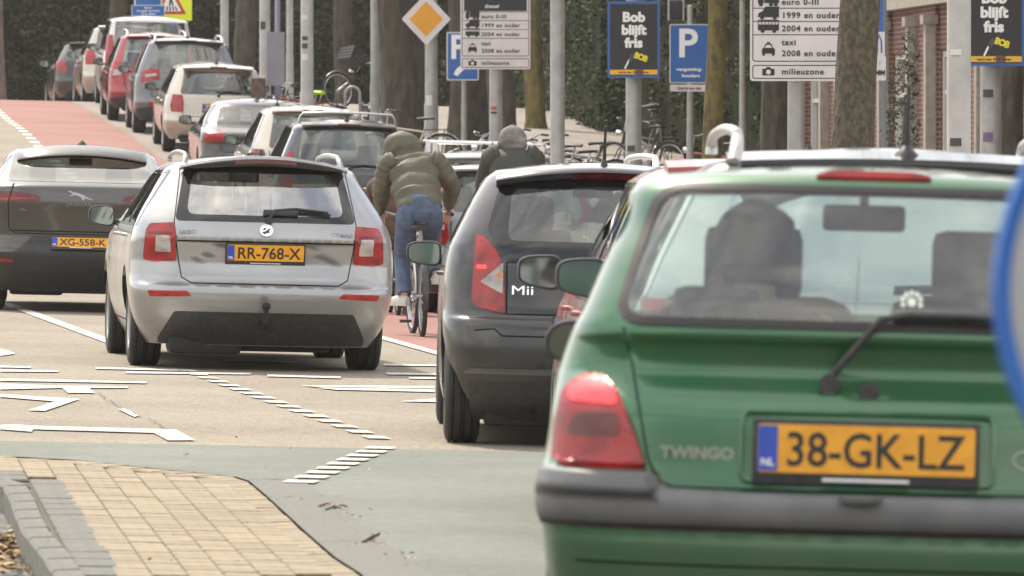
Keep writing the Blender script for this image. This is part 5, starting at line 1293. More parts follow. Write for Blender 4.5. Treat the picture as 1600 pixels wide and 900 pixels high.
p_b2 = pole(1243, 59, 26, 'grey pole carrying the right emission zone board', h=3.9)
pole(1498, 49, 38, 'widest pale pole with a round sticker, right of the olive tree', stickers=((222, 12, 0), (82, 9, 1)), m=POLEW)
p_bob2 = pole(1548, 66, 34, 'grey pole carrying the cut off poster at the right edge', stickers=((146, 12, 0), (214, 14, 3)), h=4.6)
p = pole(1160, 95, 10, 'thin pole with a small lamp head between mossy trunk and board', h=4, band=False)
mb = MB(); mb.box((0, -.05, 3.05), (.24, .2, .16), bev=.03); mb.build('lamp_head', POLEW, p)

WHS = mat('sign_white', (.66, .62, .62), .45, noise=3, col2=(.60, .56, .56)); BLU = mat('sign_blue', (.015, .10, .36), .4, noise=3, col2=(.02, .115, .38)); YEL_S = mat('sign_orange_yellow', (.72, .33, .02), .4, noise=4, col2=(.66, .30, .02)); BKS = mat('sign_black', (.015, .015, .018), .45); FLY = mat('fluorescent_yellow', (.72, .80, .02), .45); SRED = mat('sign_red', (.50, .03, .03), .45)
ALU = mat('sign_back', (.35, .35, .36), .5, .5)
def sign(name, px, py, D, label, yaw=0, cat='sign'):      # origin: centre of the sign face
    p = at(px, py, D); return empty(name, p, yaw, label=label, cat=cat)
def panel(root, pts, y0, y1, m, name='sign_plate', r=0):
    mb = MB(); mb.prism(roundpoly(pts, r, 5) if r else pts, y0, y1); return mb.build(name, m, root, smooth=False)
def rectp(x0, z0, x1, z1): return [(x0, z0), (x1, z0), (x1, z1), (x0, z1)]
def frame_rect(root, x0, z0, x1, z1, t, y, m, r=.02, name='border'):
    a = roundpoly(rectp(x0, z0, x1, z1), r, 4); b = roundpoly(rectp(x0 + t, z0 + t, x1 - t, z1 - t), max(.001, r - t), 4); n = len(a); mb = MB()
    mb.add([(x, y, z) for x, z in a] + [(x, y, z) for x, z in b], [(i, (i + 1) % n, n + (i + 1) % n, n + i) for i in range(n)]); return mb.build(name, m, root, smooth=False)
def vehicle_icon(root, kind, x, z, s):
    mb = MB(); y0, y1 = -.0165, -.0145
    def wh(cx, r=.10): mb.prism([(x + s * (cx + r * cos(2 * pi * k / 10)), z + s * (r + r * sin(2 * pi * k / 10))) for k in range(10)], y0 - .0015, y1)
    def pl(L): mb.prism([(x + s * a, z + s * b) for a, b in L], y0, y1)
    if kind == 'lorry': pl(rectp(.30, .16, 1.0, .62)); pl([(0, .14), (.27, .14), (.27, .60), (.10, .60), (.0, .36)]); wh(.14); wh(.62); wh(.85)
    if kind == 'van': pl([(0, .12), (1.0, .12), (1.0, .62), (.36, .62), (.22, .40), (.02, .30)]); wh(.20); wh(.80)
    if kind == 'bus':
        pl(rectp(0, .12, 1.0, .40)); pl(rectp(0, .56, 1.0, .62))
        for k in range(7): pl(rectp(.0 + k * .16, .40, .03 + k * .16, .56))
        wh(.22); wh(.78)
    if kind == 'taxi': pl([(.05, .10), (.95, .10), (.95, .42), (.82, .50), (.70, .78), (.30, .78), (.18, .50), (.05, .42)]); pl(rectp(.38, .80, .62, .90)); pl(rectp(.08, -.04, .25, .12)); pl(rectp(.75, -.04, .92, .12))
    if kind == 'camera': pl([(0, .05), (1, .05), (1, .60), (.72, .60), (.64, .74), (.36, .74), (.28, .60), (0, .60)])
    o = mb.build('pictogram', BKS, root, smooth=False)
    if kind == 'taxi': m2 = MB(); m2.prism([(x + s * a, z + s * b) for a, b in [(.26, .50), (.74, .50), (.65, .70), (.35, .70)]], -.019, -.0166); m2.build('pictogram_window', WHS, o, smooth=False)
    if kind == 'camera': m2 = MB(); m2.prism([(x + s * (.5 + .2 * cos(2 * pi * k / 16)), z + s * (.32 + .2 * sin(2 * pi * k / 16))) for k in range(16)], -.019, -.0166); m2.prism([(x + s * (.5 + .11 * cos(2 * pi * k / 16)), z + s * (.32 + .11 * sin(2 * pi * k / 16))) for k in range(16)], -.021, -.0191); m2.mi = 0; m2.build('pictogram_lens', WHS, o, smooth=False)
def zone_board(px_left, py_bottom, D, width, label):
    p = at(px_left, py_bottom, D); r = empty('emission_zone_board', (p.x, D - .14, p.z), label=label, cat='sign')
    k = width / .95; W_ = width; Z = lambda v: v * k
    panel(r, rectp(0, 0, W_, Z(1.30)), -.012, .012, WHS, r=.03)
    frame_rect(r, .02 * k, Z(.02), W_ - .02 * k, Z(.145), .008 * k, -.0145, BKS, .02)
    frame_rect(r, .02 * k, Z(.175), W_ - .02 * k, Z(1.27), .008 * k, -.0145, BKS, .03)
    for z in (.415, .535, .655, .775): panel(r, rectp(.026 * k, Z(z), W_ - .026 * k, Z(z + .007)), -.0148, -.0125, BKS, 'rule')
    panel(r, roundpoly(rectp(.05 * k, Z(.79), W_ - .05 * k, Z(1.25)), .01), -.0150, -.0125, BKS, 'header_panel')
    th = .052 * k
    def T(s, x, z, h=th, m=BKS, y=-.016): text(s, h, (x * k, y, Z(z)), r, m, align='LEFT', sx=1.05, spacing=1.12, bold=.0012 * k)
    T('diesel', .33, .83, .05 * k, WHT, -.017)
    vehicle_icon(r, 'lorry', .07 * k, Z(.675), .19 * k); T('euro 0-III', .285, .69)
    vehicle_icon(r, 'van', .07 * k, Z(.555), .19 * k); T('1999 en ouder', .285, .57)
    vehicle_icon(r, 'bus', .07 * k, Z(.435), .19 * k); T('2004 en ouder', .285, .45)
    vehicle_icon(r, 'taxi', .10 * k, Z(.235), .13 * k); T('taxi', .285, .325); T('2008 en ouder', .285, .225)
    vehicle_icon(r, 'camera', .11 * k, Z(.045), .11 * k); T('milieuzone', .285, .06)
    mb = MB(); mb.tube([(W_ * .52, .02, .3), (W_ * .52, .10, .3)], .02, 8); mb.tube([(W_ * .52, .02, 1.0), (W_ * .52, .10, 1.0)], .02, 8); mb.build('bracket', SILV, r); return r
zone_board(1171, 127, 59, .965, 'right emission zone board, its last letters covered by the big trunk')
zone_board(719.5, 108.5, 87, .95, 'left emission zone board, whole and free, beside the blue parking sign')
# yellow diamond priority sign
r = sign('priority_sign', 666, 30, 99.8, 'yellow diamond with white border on the grey pole left of the boards'); a = .385
panel(r, [(0, -a * 1.06), (a, 0), (0, a * 1.06), (-a, 0)], -.01, .01, WHS, r=.03); b = .262; panel(r, [(0, -b * 1.05), (b, 0), (0, b * 1.05), (-b, 0)], -.013, -.0102, YEL_S, 'yellow_field', r=.01)
# parking sign with lorry-like pictogram
r = sign('parking_sign', 723, 88, 99.3, 'blue parking sign with white P half covered by the left board'); w_, h_ = .25, .375
panel(r, rectp(-w_, -h_, w_, h_), -.01, .01, WHS, r=.03); panel(r, rectp(-w_ + .018, -h_ + .018, w_ - .018, h_ - .018), -.013, -.0102, BLU, 'blue_field', r=.025)
text('P', .36, (-.20, -.016, -.03), r, WHT, align='LEFT', bold=.012); mb = MB(); mb.prism([(-.14, -.28), (-.10, -.20), (.0, -.12), (.05, -.13), (.12, -.10), (.13, -.14), (.05, -.18), (-.02, -.24), (-.08, -.31)], -.0165, -.0135); mb.build('pictogram', WHT, r, smooth=False)
pole(725, 99.5, 8, 'thin pole under the half covered blue parking sign', h=3.0, band=False, name='sign_post')
# permit parking sign
r = sign('permit_parking_sign', 1077, 84, 90, 'blue permit parking sign with large P behind the mossy trunk'); w_, h_ = .28, .415
panel(r, rectp(-w_, -h_, w_, h_), -.01, .01, WHS, r=.03); panel(r, rectp(-w_ + .014, -h_ + .014, w_ - .014, h_ - .014), -.013, -.0102, BLU, 'blue_field', r=.025)
text('P', .39, (-.17, -.016, -.04), r, WHT, align='LEFT', bold=.012); text('vergunning-', .045, (0, -.016, -.24), r, WHT, sx=1.2, bold=.002); text('houders', .045, (.02, -.016, -.33), r, WHT, sx=1.2, bold=.002)
panel(r, rectp(-.27, -.53, .27, -.435), -.01, .01, WHS, 'under_plate', r=.01); text('Gerrit van der', .040, (0, -.0125, -.505), r, BKS, bold=.001)
pole(1078, 90.3, 10, 'thin pole under the blue permit parking sign', h=2.9, band=False, name='sign_post')
p = at(1056, 16, 92); mb = MB(); mb.box((0, 0, 0), (.20, .12, .28), bev=.02); o = mb.build('pole_box', BKS); o.location = p; tag(o, 'dark box with pale sides above the permit parking sign', 'box')
mb = MB(); mb.box((-.105, -.02, 0), (.02, .14, .30)); mb.build('side_strip', POLEW, o); mb = MB(); mb.box((.105, -.02, 0), (.02, .14, .30)); mb.build('side_strip', POLEW, o)
# poster frames
YP = mat('poster_yellow', (.78, .66, .03), .5); OR_ = mat('poster_orange', (.75, .42, .03), .5)
def poster(px, py, D, w_, h_, label):
    p = at(px, py, D); r = empty('poster_frame', (p.x, D - .2, p.z), label=label, cat='poster frame')
    panel(r, rectp(-w_, -h_, w_, h_), -.03, .03, BLU, r=.015); panel(r, rectp(-w_ + .03, -h_ + .03, w_ - .03, h_ - .035), -.034, -.0302, BKS, 'poster')
    s = h_ / .476
    for t_, z in (('Bob', .225), ('blijft', .065), ('fris', -.095)): text(t_, .115 * s, (0, -.037, z * s), r, WHT, sx=1.06, bold=.008 * s, spacing=1.0)
    panel(r, rectp(-w_ + .03, -h_ + .04, w_ - .03, -h_ + .10), -.037, -.0345, OR_, 'poster_strip')
    text('van je mee  BOB  komen', .026 * s, (0, -.0385, -h_ + .057), r, BKS, bold=.001); panel(r, rectp(.02, -h_ + .035, .12, -h_ + .105), -.0395, -.0372, mat('poster_brown', (.15, .06, .06), .5), 'strip_badge')
    q = text('BOB', .07 * s, (.08 * s, -.038, -.25 * s), r, YP, bold=.006 * s, name='key_tag', sx=.9, spacing=.9, rot=(pi / 2, .35, 0))
    mb = MB(); mb.prism([(-.12 * s, -.36 * s), (-.10 * s, -.37 * s), (-.045 * s, -.25 * s), (-.065 * s, -.24 * s)], -.038, -.0345); mb.build('key_blade', SILV, r, smooth=False)
    mb = MB(); mb.prism([(-.07 * s, -.26 * s), (-.03 * s, -.28 * s), (.02 * s, -.20 * s), (-.0 * s, -.165 * s), (-.04 * s, -.18 * s)], -.038, -.0345); mb.build('key_head', mat('key_grey', (.06, .06, .065), .4), r, smooth=False)
    mb = MB(); mb.tube([(0, .03, h_ * .6), (0, .09, h_ * .6)], .03, 8); mb.tube([(0, .03, -h_ * .6), (0, .09, -h_ * .6)], .03, 8); mb.build('bracket', SILV, r); return r
poster(989.5, 62.5, 80, .325, .476, 'blue framed black poster with key tag, shown whole on its grey pole')
poster(1550, 37, 66, .315, .440, 'blue framed black poster cut off by the top right corner')
# yellow crossing sign with blue disc and plate (far left)
r = sign('pedestrian_crossing_sign', 268, 6, 139.6, 'fluorescent yellow board with red triangle and zebra figure above the white van')
panel(r, rectp(-.42, -.37, .45, .6), -.012, .012, FLY); 
panel(r, [(-.36, -.23), (.33, -.23), (-.015, .40)], -.015, -.0125, SRED, 'triangle', r=.03); panel(r, [(-.25, -.165), (.22, -.165), (-.015, .27)], -.0175, -.0155, WHT, 'triangle_field', r=.01)
mb = MB()
for k in range(5): mb.prism([(-.19 + k * .075, -.15), (-.155 + k * .075, -.15), (-.12 + k * .055, -.06), (-.15 + k * .055, -.06)], -.0195, -.0178)
mb.prism([(-.05, -.05), (-.02, -.05), (.0, .03), (.03, -.05), (.06, -.05), (.02, .08), (.015, .16), (-.03, .16), (-.04, .08)], -.0195, -.0178); mb.build('pictogram', BKS, r, smooth=False)
r = sign('direction_sign', 232, 6, 139.3, 'round blue sign above the small blue text plate'); mb = MB(); mb.lathe([(-.01, .001), (-.012, .30), (0, .31), (.012, .30)], (0, 0, .05), 'y', 32); mb.build('sign_plate', WHS, r); mb = MB(); mb.lathe([(-.016, .001), (-.016, .27), (-.0125, .275)], (0, 0, .05), 'y', 32); mb.build('blue_field', BLU, r)
r = sign('text_plate', 232, 17, 139.0, 'small blue plate with three lines of white text over the white van')
panel(r, rectp(-.36, -.125, .36, .125), -.01, .01, WHS, r=.01); panel(r, rectp(-.345, -.11, .345, .11), -.0125, -.0102, BLU, 'blue_field')
for t_, z in (('fietsers', .045), ('doorgaan met heden', -.02), ('op de rijbaan', -.085)): text(t_, .042, (0, -.0145, z), r, WHT, bold=.001)
pole(251, 140, 9, 'thin pole carrying the yellow crossing sign', h=3.4, band=False, name='sign_post')
# grey panel on mauve pole
r = sign('traffic_sign', 431, 92, 107.6, 'plain grey panel turned away, on a mauve pole beside the sticker pole'); panel(r, rectp(-.15, -.45, .15, .45), -.015, .015, mat('mauve_grey', (.27, .26, .31), .5, noise=3, col2=(.24, .23, .28)), r=.01)
pole(434, 108, 9, 'mauve pole behind the plain grey panel', m=mat('mauve_pole', (.27, .25, .33), .5), band=False, h=7)
# blue strip sign and two small white signs on thin pole
pp = pole(1381, 58, 8, 'thin pole with two small white route signs beside the big trunk', m=mat('dark_pole', (.14, .16, .18), .5), h=6, band=False)
r = sign('route_marker', 1373, 69, 57.8, 'upper small white route sign with blue figure on the thin pole', .3); panel(r, rectp(-.052, -.11, .052, .11), -.01, .01, WHS, r=.01); mb = MB(); mb.prism([(-.03, -.08), (-.015, -.08), (-.012, .03), (-.0, .07), (.012, .03), (.015, -.08), (.03, -.08), (.025, .03), (.0, .09), (-.025, .03)], -.013, -.0102); mb.build('pictogram', BLU, r, smooth=False)
r = sign('route_marker', 1374, 107, 57.8, 'lower small white route sign with dark scribble on the thin pole', .3); panel(r, rectp(-.058, -.11, .058, .11), -.01, .01, WHS, r=.01); text('MM', .045, (0, -.013, -.06), r, BKS, bold=.002); text('/', .04, (0, -.013, .03), r, BLU)
r = sign('street_marker', 1371, 22, 57.8, 'narrow blue and white upright sign above the white route signs', .5); panel(r, rectp(-.05, -.16, .05, .16), -.01, .01, BLU, r=.01); panel(r, rectp(-.046, -.155, -.015, .155), -.0125, -.0102, WHS, 'white_field')
# round mandatory sign close to the camera
p = at(1963, 455, 7.3); r = empty('round_traffic_sign', p, label='very near blurred round sign with blue rim at the right edge', cat='sign')
RIMB = mat('blue_rim', (.01, .11, .42), .35); mb = MB(); mb.lathe([(-.004, .280), (-.012, .283), (-.014, .298), (-.004, .303), (.012, .300), (.014, .285)], (0, 0, 0), 'y', 64); mb.build('rim', RIMB, r)
mb = MB(); mb.lathe([(-.002, .001), (-.004, .15), (-.006, .281)], (0, 0, 0), 'y', 64); mb.lathe([(.012, .001), (.012, .286)], (0, 0, 0), 'y', 64); mb.build('sign_plate', mat('brushed_grey', (.40, .40, .41), .45, .4, noise=3, col2=(.34, .34, .36)), r)
mb = MB(); mb.prism([(-.12, -.02), (.05, .12), (.05, .05), (.14, .05), (.14, -.09), (.05, -.09), (.05, -.16)], -.010, -.0075); mb.build('arrow', WHT, r, smooth=False)
mb = MB(); mb.tube([(0, .05, -p.z - .15), (0, .05, .25)], .03, 16); pq = mb.build('sign_post', POLE); pq.location = p; tag(pq, 'steel post behind the near round sign, outside the picture', 'post')

# ------------------------------------------------------------------ bicycles
SPK = mat('spoke_steel', (.45, .45, .46), .3, .9); SADM = mat('saddle_black', (.02, .02, .022), .55, bump=(200, .2, .002))
def make_bike(loc, yaw, label, frame_m, saddle_m=None, crate=False, basket=False, lean=0, steer=.0, group='bicycles parked on the pavement', name='bicycle', fender=True, child=False):
    root = empty(name, loc, yaw, roll=lean, label=label, cat='bicycle', group=group)
    r = .34; wb_ = 1.08
    for yy, st in ((0, 0), (wb_, steer)):
        mb = MB(); mb.tube([(0, (r - .018) * cos(a), (r - .018) * sin(a)) for a in np.linspace(0, 2 * pi, 33)], .021, 8, False); w_ = mb.build('wheel', RUB, root); w_.location = (0, yy, r); w_.rotation_euler = (0, 0, st)
        mb = MB(); mb.tube([(0, (r - .048) * cos(a), (r - .048) * sin(a)) for a in np.linspace(0, 2 * pi, 33)], .012, 6, False); mb.tube([(-.05, 0, 0), (.05, 0, 0)], .018, 8)
        for k in range(16): a = 2 * pi * k / 16; s_ = .02 * (-1) ** k; mb.tube([(s_, 0, 0), (0, (r - .05) * cos(a), (r - .05) * sin(a))], .0016, 3, False)
        mb.build('rim', SPK, w_)
        if fender:
            mb = MB(); rr = []
            for a in np.linspace(-.3 if yy == 0 else .3, 2.6 if yy == 0 else 2.3, 14):
                a2 = pi - a if yy == 0 else a
                rr.append([Vector((x_, (r + .022 - abs(x_) * .3) * cos(pi - a if yy == 0 else a), (r + .022 - abs(x_) * .3) * sin(a))) for x_ in (-.026, 0, .026)])
            mb.rings(rr, closed=False, cap=False); q = mb.build('mudguard', frame_m, root); q.location = (0, yy, r); q.rotation_euler = (0, 0, st)
    BBx = (0, .44, .29); ST = (0, .24, .80); HD = (0, .86, .84); HB = (0, .92, .60)
    mb = MB(); T = mb.tube
    T([BBx, ST], .016); T([HD, HB], .018); T([(0, .265, .70), (0, .87, .78)], .015); T([BBx, (0, .91, .64)], .018)
    for s_ in (-1, 1): T([(s_ * .04, 0, r), (s_ * .03, BBx[1], BBx[2])], .009); T([(s_ * .04, 0, r), (s_ * .012, .25, .74)], .008); T([(s_ * .045, wb_, r), (s_ * .04, .95, .56), (0, .92, .60)], .011)
    mb.build('frame', frame_m, root)
    mb = MB(); mb.tube([(0, .24, .80), (0, .22, .90)], .013); mb.build('seat_post', SPK, root)
    mb = MB(); rr = []
    for t, hw, zt in ((0, .075, .93), (.06, .085, .935), (.13, .065, .93), (.2, .03, .925), (.27, .018, .915)):
        rr.append([Vector((hw * cos(a), .12 + t, zt - .02 + .025 * sin(a) - (.012 * (1 - abs(cos(a))) if t < .1 and sin(a) > 0 else 0))) for a in np.linspace(0, 2 * pi, 12, endpoint=False)])
    mb.rings(rr); so_ = mb.build('saddle', saddle_m or SADM, root, angle=70)
    if saddle_m: so_.scale = (1.5, 1.5, 1.5); so_.location = (0, -.08, -.44)
    mb = MB(); mb.tube([HD, (0, .84, .98)], .012); mb.tube([(-.30, .70, 1.02), (-.27, .80, 1.04), (-.12, .87, 1.0), (0, .86, .98), (.12, .87, 1.0), (.27, .80, 1.04), (.30, .70, 1.02)], .011, 8); hb = mb.build('handlebar', SPK, root)
    for s_ in (-1, 1): mb = MB(); mb.tube([(s_ * .275, .78, 1.037), (s_ * .305, .68, 1.018)], .017, 8); mb.build('grip', SADM, hb)
    mb = MB(); mb.lathe([(-.06, .02), (.0, .045), (.02, .045), (.025, .001)], (0, .98, .82), 'y', 12); mb.build('headlight', CHR, root)
    mb = MB(); mb.tube([(-.05, -.12, .74), (-.06, .10, .74), (-.02, .28, .73)], .007); mb.tube([(.05, -.12, .74), (.06, .10, .74), (.02, .28, .73)], .007); mb.tube([(-.05, -.12, .74), (.05, -.12, .74)], .007)
    for s_ in (-1, 1): mb.tube([(s_ * .05, -.05, .74), (s_ * .045, 0, r)], .006)
    mb.box((0, -.14, .70), (.07, .02, .04)); mb.build('luggage_rack', BLK, root)
    mb = MB(); mb.tube([(-.06, .44, .29), (.06, .44, .29)], .015); mb.tube([(-.065, .44, .29), (-.065, .40, .13)], .010); mb.tube([(.065, .44, .29), (.065, .48, .45)], .010); mb.lathe([(-.05, .001), (-.05, .085), (-.045, .085), (-.045, .001)], (0, .44, .29), 'x', 18)
    ck = mb.build('crank', SPK, root)
    mb = MB(); mb.box((-.115, .40, .125), (.09, .10, .025)); mb.build('pedal', BLK, ck); mb = MB(); mb.box((.115, .48, .455), (.09, .10, .025)); mb.build('pedal', BLK, ck)
    if crate or basket:
        cm_ = mat('black_crate', (.02, .02, .024), .6) if crate else mat('wicker', (.25, .17, .09), .9, noise=30)
        mb = MB(); W_, Dp, Hh = .42, .30, .26; cy, cz = 1.06, .92
        for s_ in (-1, 1):
            for k in range(4): mb.box((s_ * W_ / 2, cy, cz + .04 + k * .065), (.014, Dp, .045)); mb.box((0, cy + s_ * Dp / 2, cz + .04 + k * .065), (W_ - .016, .014, .045))
            for t in (-1, 1): mb.box((s_ * (W_ / 2 - .002), cy + t * (Dp / 2 - .002), cz + .12), (.03, .03, Hh + .01))
        mb.box((0, cy, cz), (W_ - .02, Dp - .02, .02)); o_ = mb.build('crate' if crate else 'basket', cm_, root, smooth=False)
    return root
BF = [mat('bike_black', (.02, .02, .022), .35, coat=.5), mat('bike_silver', (.45, .45, .46), .3, .8), mat('bike_cream', (.5, .46, .36), .4), mat('bike_green', (.04, .12, .07), .4), mat('bike_red', (.40, .05, .04), .4)]
NEON = mat('neon_saddle_cover', (.50, .80, .01), .5)
def gp_(px, D, dz=.09): x = (px - 800) / F * D; return (x, D, gz(x, D) + dz)
bikes = [(588, 116, 2.2, 'black bicycle with black crate tilted above its raised front wheel', 0, dict(crate=True)), (514, 109, 1.25, 'bicycle with neon yellow saddle cover behind the dark estate', 1, dict(saddle_m=NEON)), (430, 113, 1.9, 'silver bicycle leaning left of the neon saddle one', 1, {}), (470, 113, 1.2, 'black bicycle with dark saddle below the sticker pole', 0, {}), (523, 110, 1.8, 'red bicycle lying low between crate bike and neon saddle bike', 4, {}),
         (690, 99, 1.4, 'cream bicycle with child seat beside the diamond sign pole', 2, {}), (848, 89, 1.5, 'silver bicycle with pale parts left of the smooth pole', 1, dict(basket=False)), (832, 91, 1.0, 'cream bicycle nearest the hooded rider', 2, {}), (905, 88, 1.8, 'black bicycle with chrome handlebar right of the smooth pole', 0, {}), (925, 90, 1.3, 'silver bicycle in the middle of the right bicycle heap', 1, {}), (948, 88, 1.7, 'green bicycle at the right end of the bicycle heap', 3, {}), (890, 92, 1.2, 'black bicycle at the back of the right bicycle heap', 0, {}), (962, 91, 1.6, 'silver bicycle beside the poster pole', 1, {}),
         (1022, 105, .35, 'upright black bicycle seen end on, right of the poster pole', 0, {}), (1045, 98, .9, 'black bicycle under the permit parking sign', 0, {}), (1172, 92, 1.2, 'dark bicycle with red light behind the thin lamp pole', 4, {}), (410, 112, 1.0, 'black bicycle leftmost in the row behind the saloon', 0, {})]
proto = {}
for (px_, D, ya, lb, ci, kw) in bikes:
    x, y, z = gp_(px_, D)
    lift = .35 if kw.get('crate') else 0
    key = (ci, tuple(sorted(k for k in kw)))
    if key in proto: b_ = copy_tree(proto[key], Vector((x, y, z)), ya, lb)
    else: b_ = proto[key] = make_bike((x, y, z), ya, lb, BF[ci], **kw)
    b_.rotation_euler = (0, random.uniform(-.12, .12), ya)
    if kw.get('crate'): b_.location.z += -.08; b_.rotation_euler = (.5, .1, ya)
# bicycle stand hoops
for px_, D in ((551, 113), (640, 110), (1000, 92)):
    x, y, z = gp_(px_, D); mb = MB(); mb.tube([(-.13, 0, 0), (-.13, 0, .75)] + [(-.13 * cos(a), 0, .75 + .13 * sin(a)) for a in np.linspace(.3, pi - .3, 8)] + [(.13, 0, .75), (.13, 0, 0)], .025, 8)
    o = mb.build('bicycle_stand', POLE); o.location = (x, y, z); tag(o, {551: 'grey tubular bicycle hoop under the black crate', 640: 'grey tubular bicycle hoop hidden behind the dark estate', 1000: 'grey tubular bicycle hoop beside the poster pole'}[px_], 'bicycle stand')
# brown bollard beside the champagne estate
x, y, z = gp_(324, 99); mb = MB(); mb.box((0, 0, .45), (.09, .09, .9), bev=.01); o = mb.build('bollard', mat('rusty_brown', (.12, .06, .05), .8, noise=10)); o.location = (x, y, z); tag(o, 'square brown bollard overlapping the champagne estate', 'bollard')
x, y, z = gp_(385, 106); mb = MB(); mb.box((0, 0, .62), (.24, .2, 1.24), bev=.02); o = mb.build('utility_box', mat('brown_box', (.13, .085, .07), .8, noise=10)); o.location = (x + .2, y, z); tag(o, 'low brown box behind the right side of the champagne estate', 'box')
x, y, z = gp_(955, 88); mb = MB(); mb.box((0, 0, .25), (.2, .2, .5), bev=.02); o = mb.build('stone_post', CONC); o.location = (x, y, z); tag(o, 'small dark stone post on the sloping pavement', 'post')

# ------------------------------------------------------------------ people
SKIN = mat('skin', (.50, .30, .22), .55); JEAN = mat('blue_denim', (.060, .088, .145), .85, noise=14, col2=(.09, .12, .19), bump=(60, .5, .006)); OLV = mat('olive_nylon', (.105, .098, .064), .62, noise=6, col2=(.085, .078, .05), bump=(24, .7, .012)); SHOE = mat('pale_shoe', (.52, .50, .46), .6); DKO = mat('dark_coat', (.045, .048, .040), .7, bump=(14, .4, .01)); GRH = mat('grey_knit', (.24, .225, .22), .9, noise=8, bump=(12, .2, .01)); BRN = mat('brown_cloth', (.11, .065, .045), .85, noise=10, bump=(20, .5, .01)); HAIR = mat('dark_hair', (.03, .022, .017), .7, bump=(60, .6, .01))
def skin(name, J, E, m, parent, sub=2, root_key=None):
    keys = list(J); me = bpy.data.meshes.new(name); me.from_pydata([J[k][0] for k in keys], [(keys.index(a), keys.index(b)) for a, b in E], [])
    o = bpy.data.objects.new(name, me); COL.objects.link(o); md = o.modifiers.new('s', 'SKIN'); md.use_smooth_shade = True
    for i, k in enumerate(keys):
        v = me.skin_vertices[0].data[i]; r = J[k][1]; v.radius = r if isinstance(r, tuple) else (r, r); v.use_root = (k == (root_key or keys[0]))
    sd_ = o.modifiers.new('d', 'SUBSURF'); sd_.levels = sub; sd_.render_levels = sub
    dg = bpy.context.evaluated_depsgraph_get(); nm = bpy.data.meshes.new_from_object(o.evaluated_get(dg)); bpy.data.objects.remove(o)
    nm.polygons.foreach_set('use_smooth', [True] * len(nm.polygons)); return link(name, nm, m, parent)
def body(parent, P, hands=True, m=None):
    """P: joints; returns one continuous body"""
    J = {}; E = []
    def j(k, p, r): J[k] = (Vector(p), r)
    V = {k: Vector(v) for k, v in P.items()}
    j('pel', V['pel'], (.13, .10)); j('waist', V['pel'].lerp(V['chest'], .5), (.115, .09)); j('chest', V['chest'], (.15, .105)); j('neck', V['neck'], .052); j('chin', V['neck'].lerp(V['head'], .45), .062); j('head', V['head'], (.088, .098)); j('crown', V['head'] + (V['head'] - V['neck']).normalized() * .075, .062)
    E += [('pel', 'waist'), ('waist', 'chest'), ('chest', 'neck'), ('neck', 'chin'), ('chin', 'head'), ('head', 'crown')]
    face = V.get('face')
    if face is not None: j('nose', V['head'] + face * .105 - Vector((0, 0, .015)), .014); E.append(('head', 'nose'))
    for s in 'lr':
        j('sh' + s, V['sh' + s], .055); j('el' + s, V['el' + s], .042); j('wr' + s, V['wr' + s], .028); E += [('chest', 'sh' + s), ('sh' + s, 'el' + s), ('el' + s, 'wr' + s)]
        d = (V['wr' + s] - V['el' + s]).normalized(); pm = V['wr' + s] + d * .055; j('pm' + s, pm, (.034, .018)); E.append(('wr' + s, 'pm' + s))
        side = Vector((1, 0, 0)) if abs(d.x) < .8 else Vector((0, 1, 0)); cr = d.cross(side).normalized(); side = cr.cross(d).normalized(); inn = side * (1 if s == 'l' else -1)
        for q, L in enumerate((.060, .070, .066, .052)):
            b0 = pm + d * .035 + side * (-.027 + .018 * q); b1 = b0 + d * L * .5 - Vector((0, 0, .01)); b2 = b1 + d * L * .15 - Vector((0, 0, L * .45))
            for nm, pp, rr in (('a', b0, .009), ('b', b1, .0085), ('c', b2, .007)): j('f%s%d%s' % (s, q, nm), pp, rr)
            E += [('pm' + s, 'f%s%da' % (s, q)), ('f%s%da' % (s, q), 'f%s%db' % (s, q)), ('f%s%db' % (s, q), 'f%s%dc' % (s, q))]
        j('th' + s, V['wr' + s] + d * .04 + inn * .04, .011); j('ti' + s, V['wr' + s] + d * .07 + inn * .05 - Vector((0, 0, .02)), .008); E += [('wr' + s, 'th' + s), ('th' + s, 'ti' + s)]
        if 'kn' + s in V:
            j('hp' + s, V['hp' + s], .085); j('kn' + s, V['kn' + s], .058); j('an' + s, V['an' + s], .038); j('to' + s, V['to' + s].lerp(V['an' + s], .25), (.026, .018)); j('he' + s, V['an' + s] + Vector((0, 0, -.03)), .026)
            E += [('pel', 'hp' + s), ('hp' + s, 'kn' + s), ('kn' + s, 'an' + s), ('an' + s, 'he' + s), ('he' + s, 'to' + s)]
    return skin('body', J, E, m or SKIN, parent, 2, 'pel')
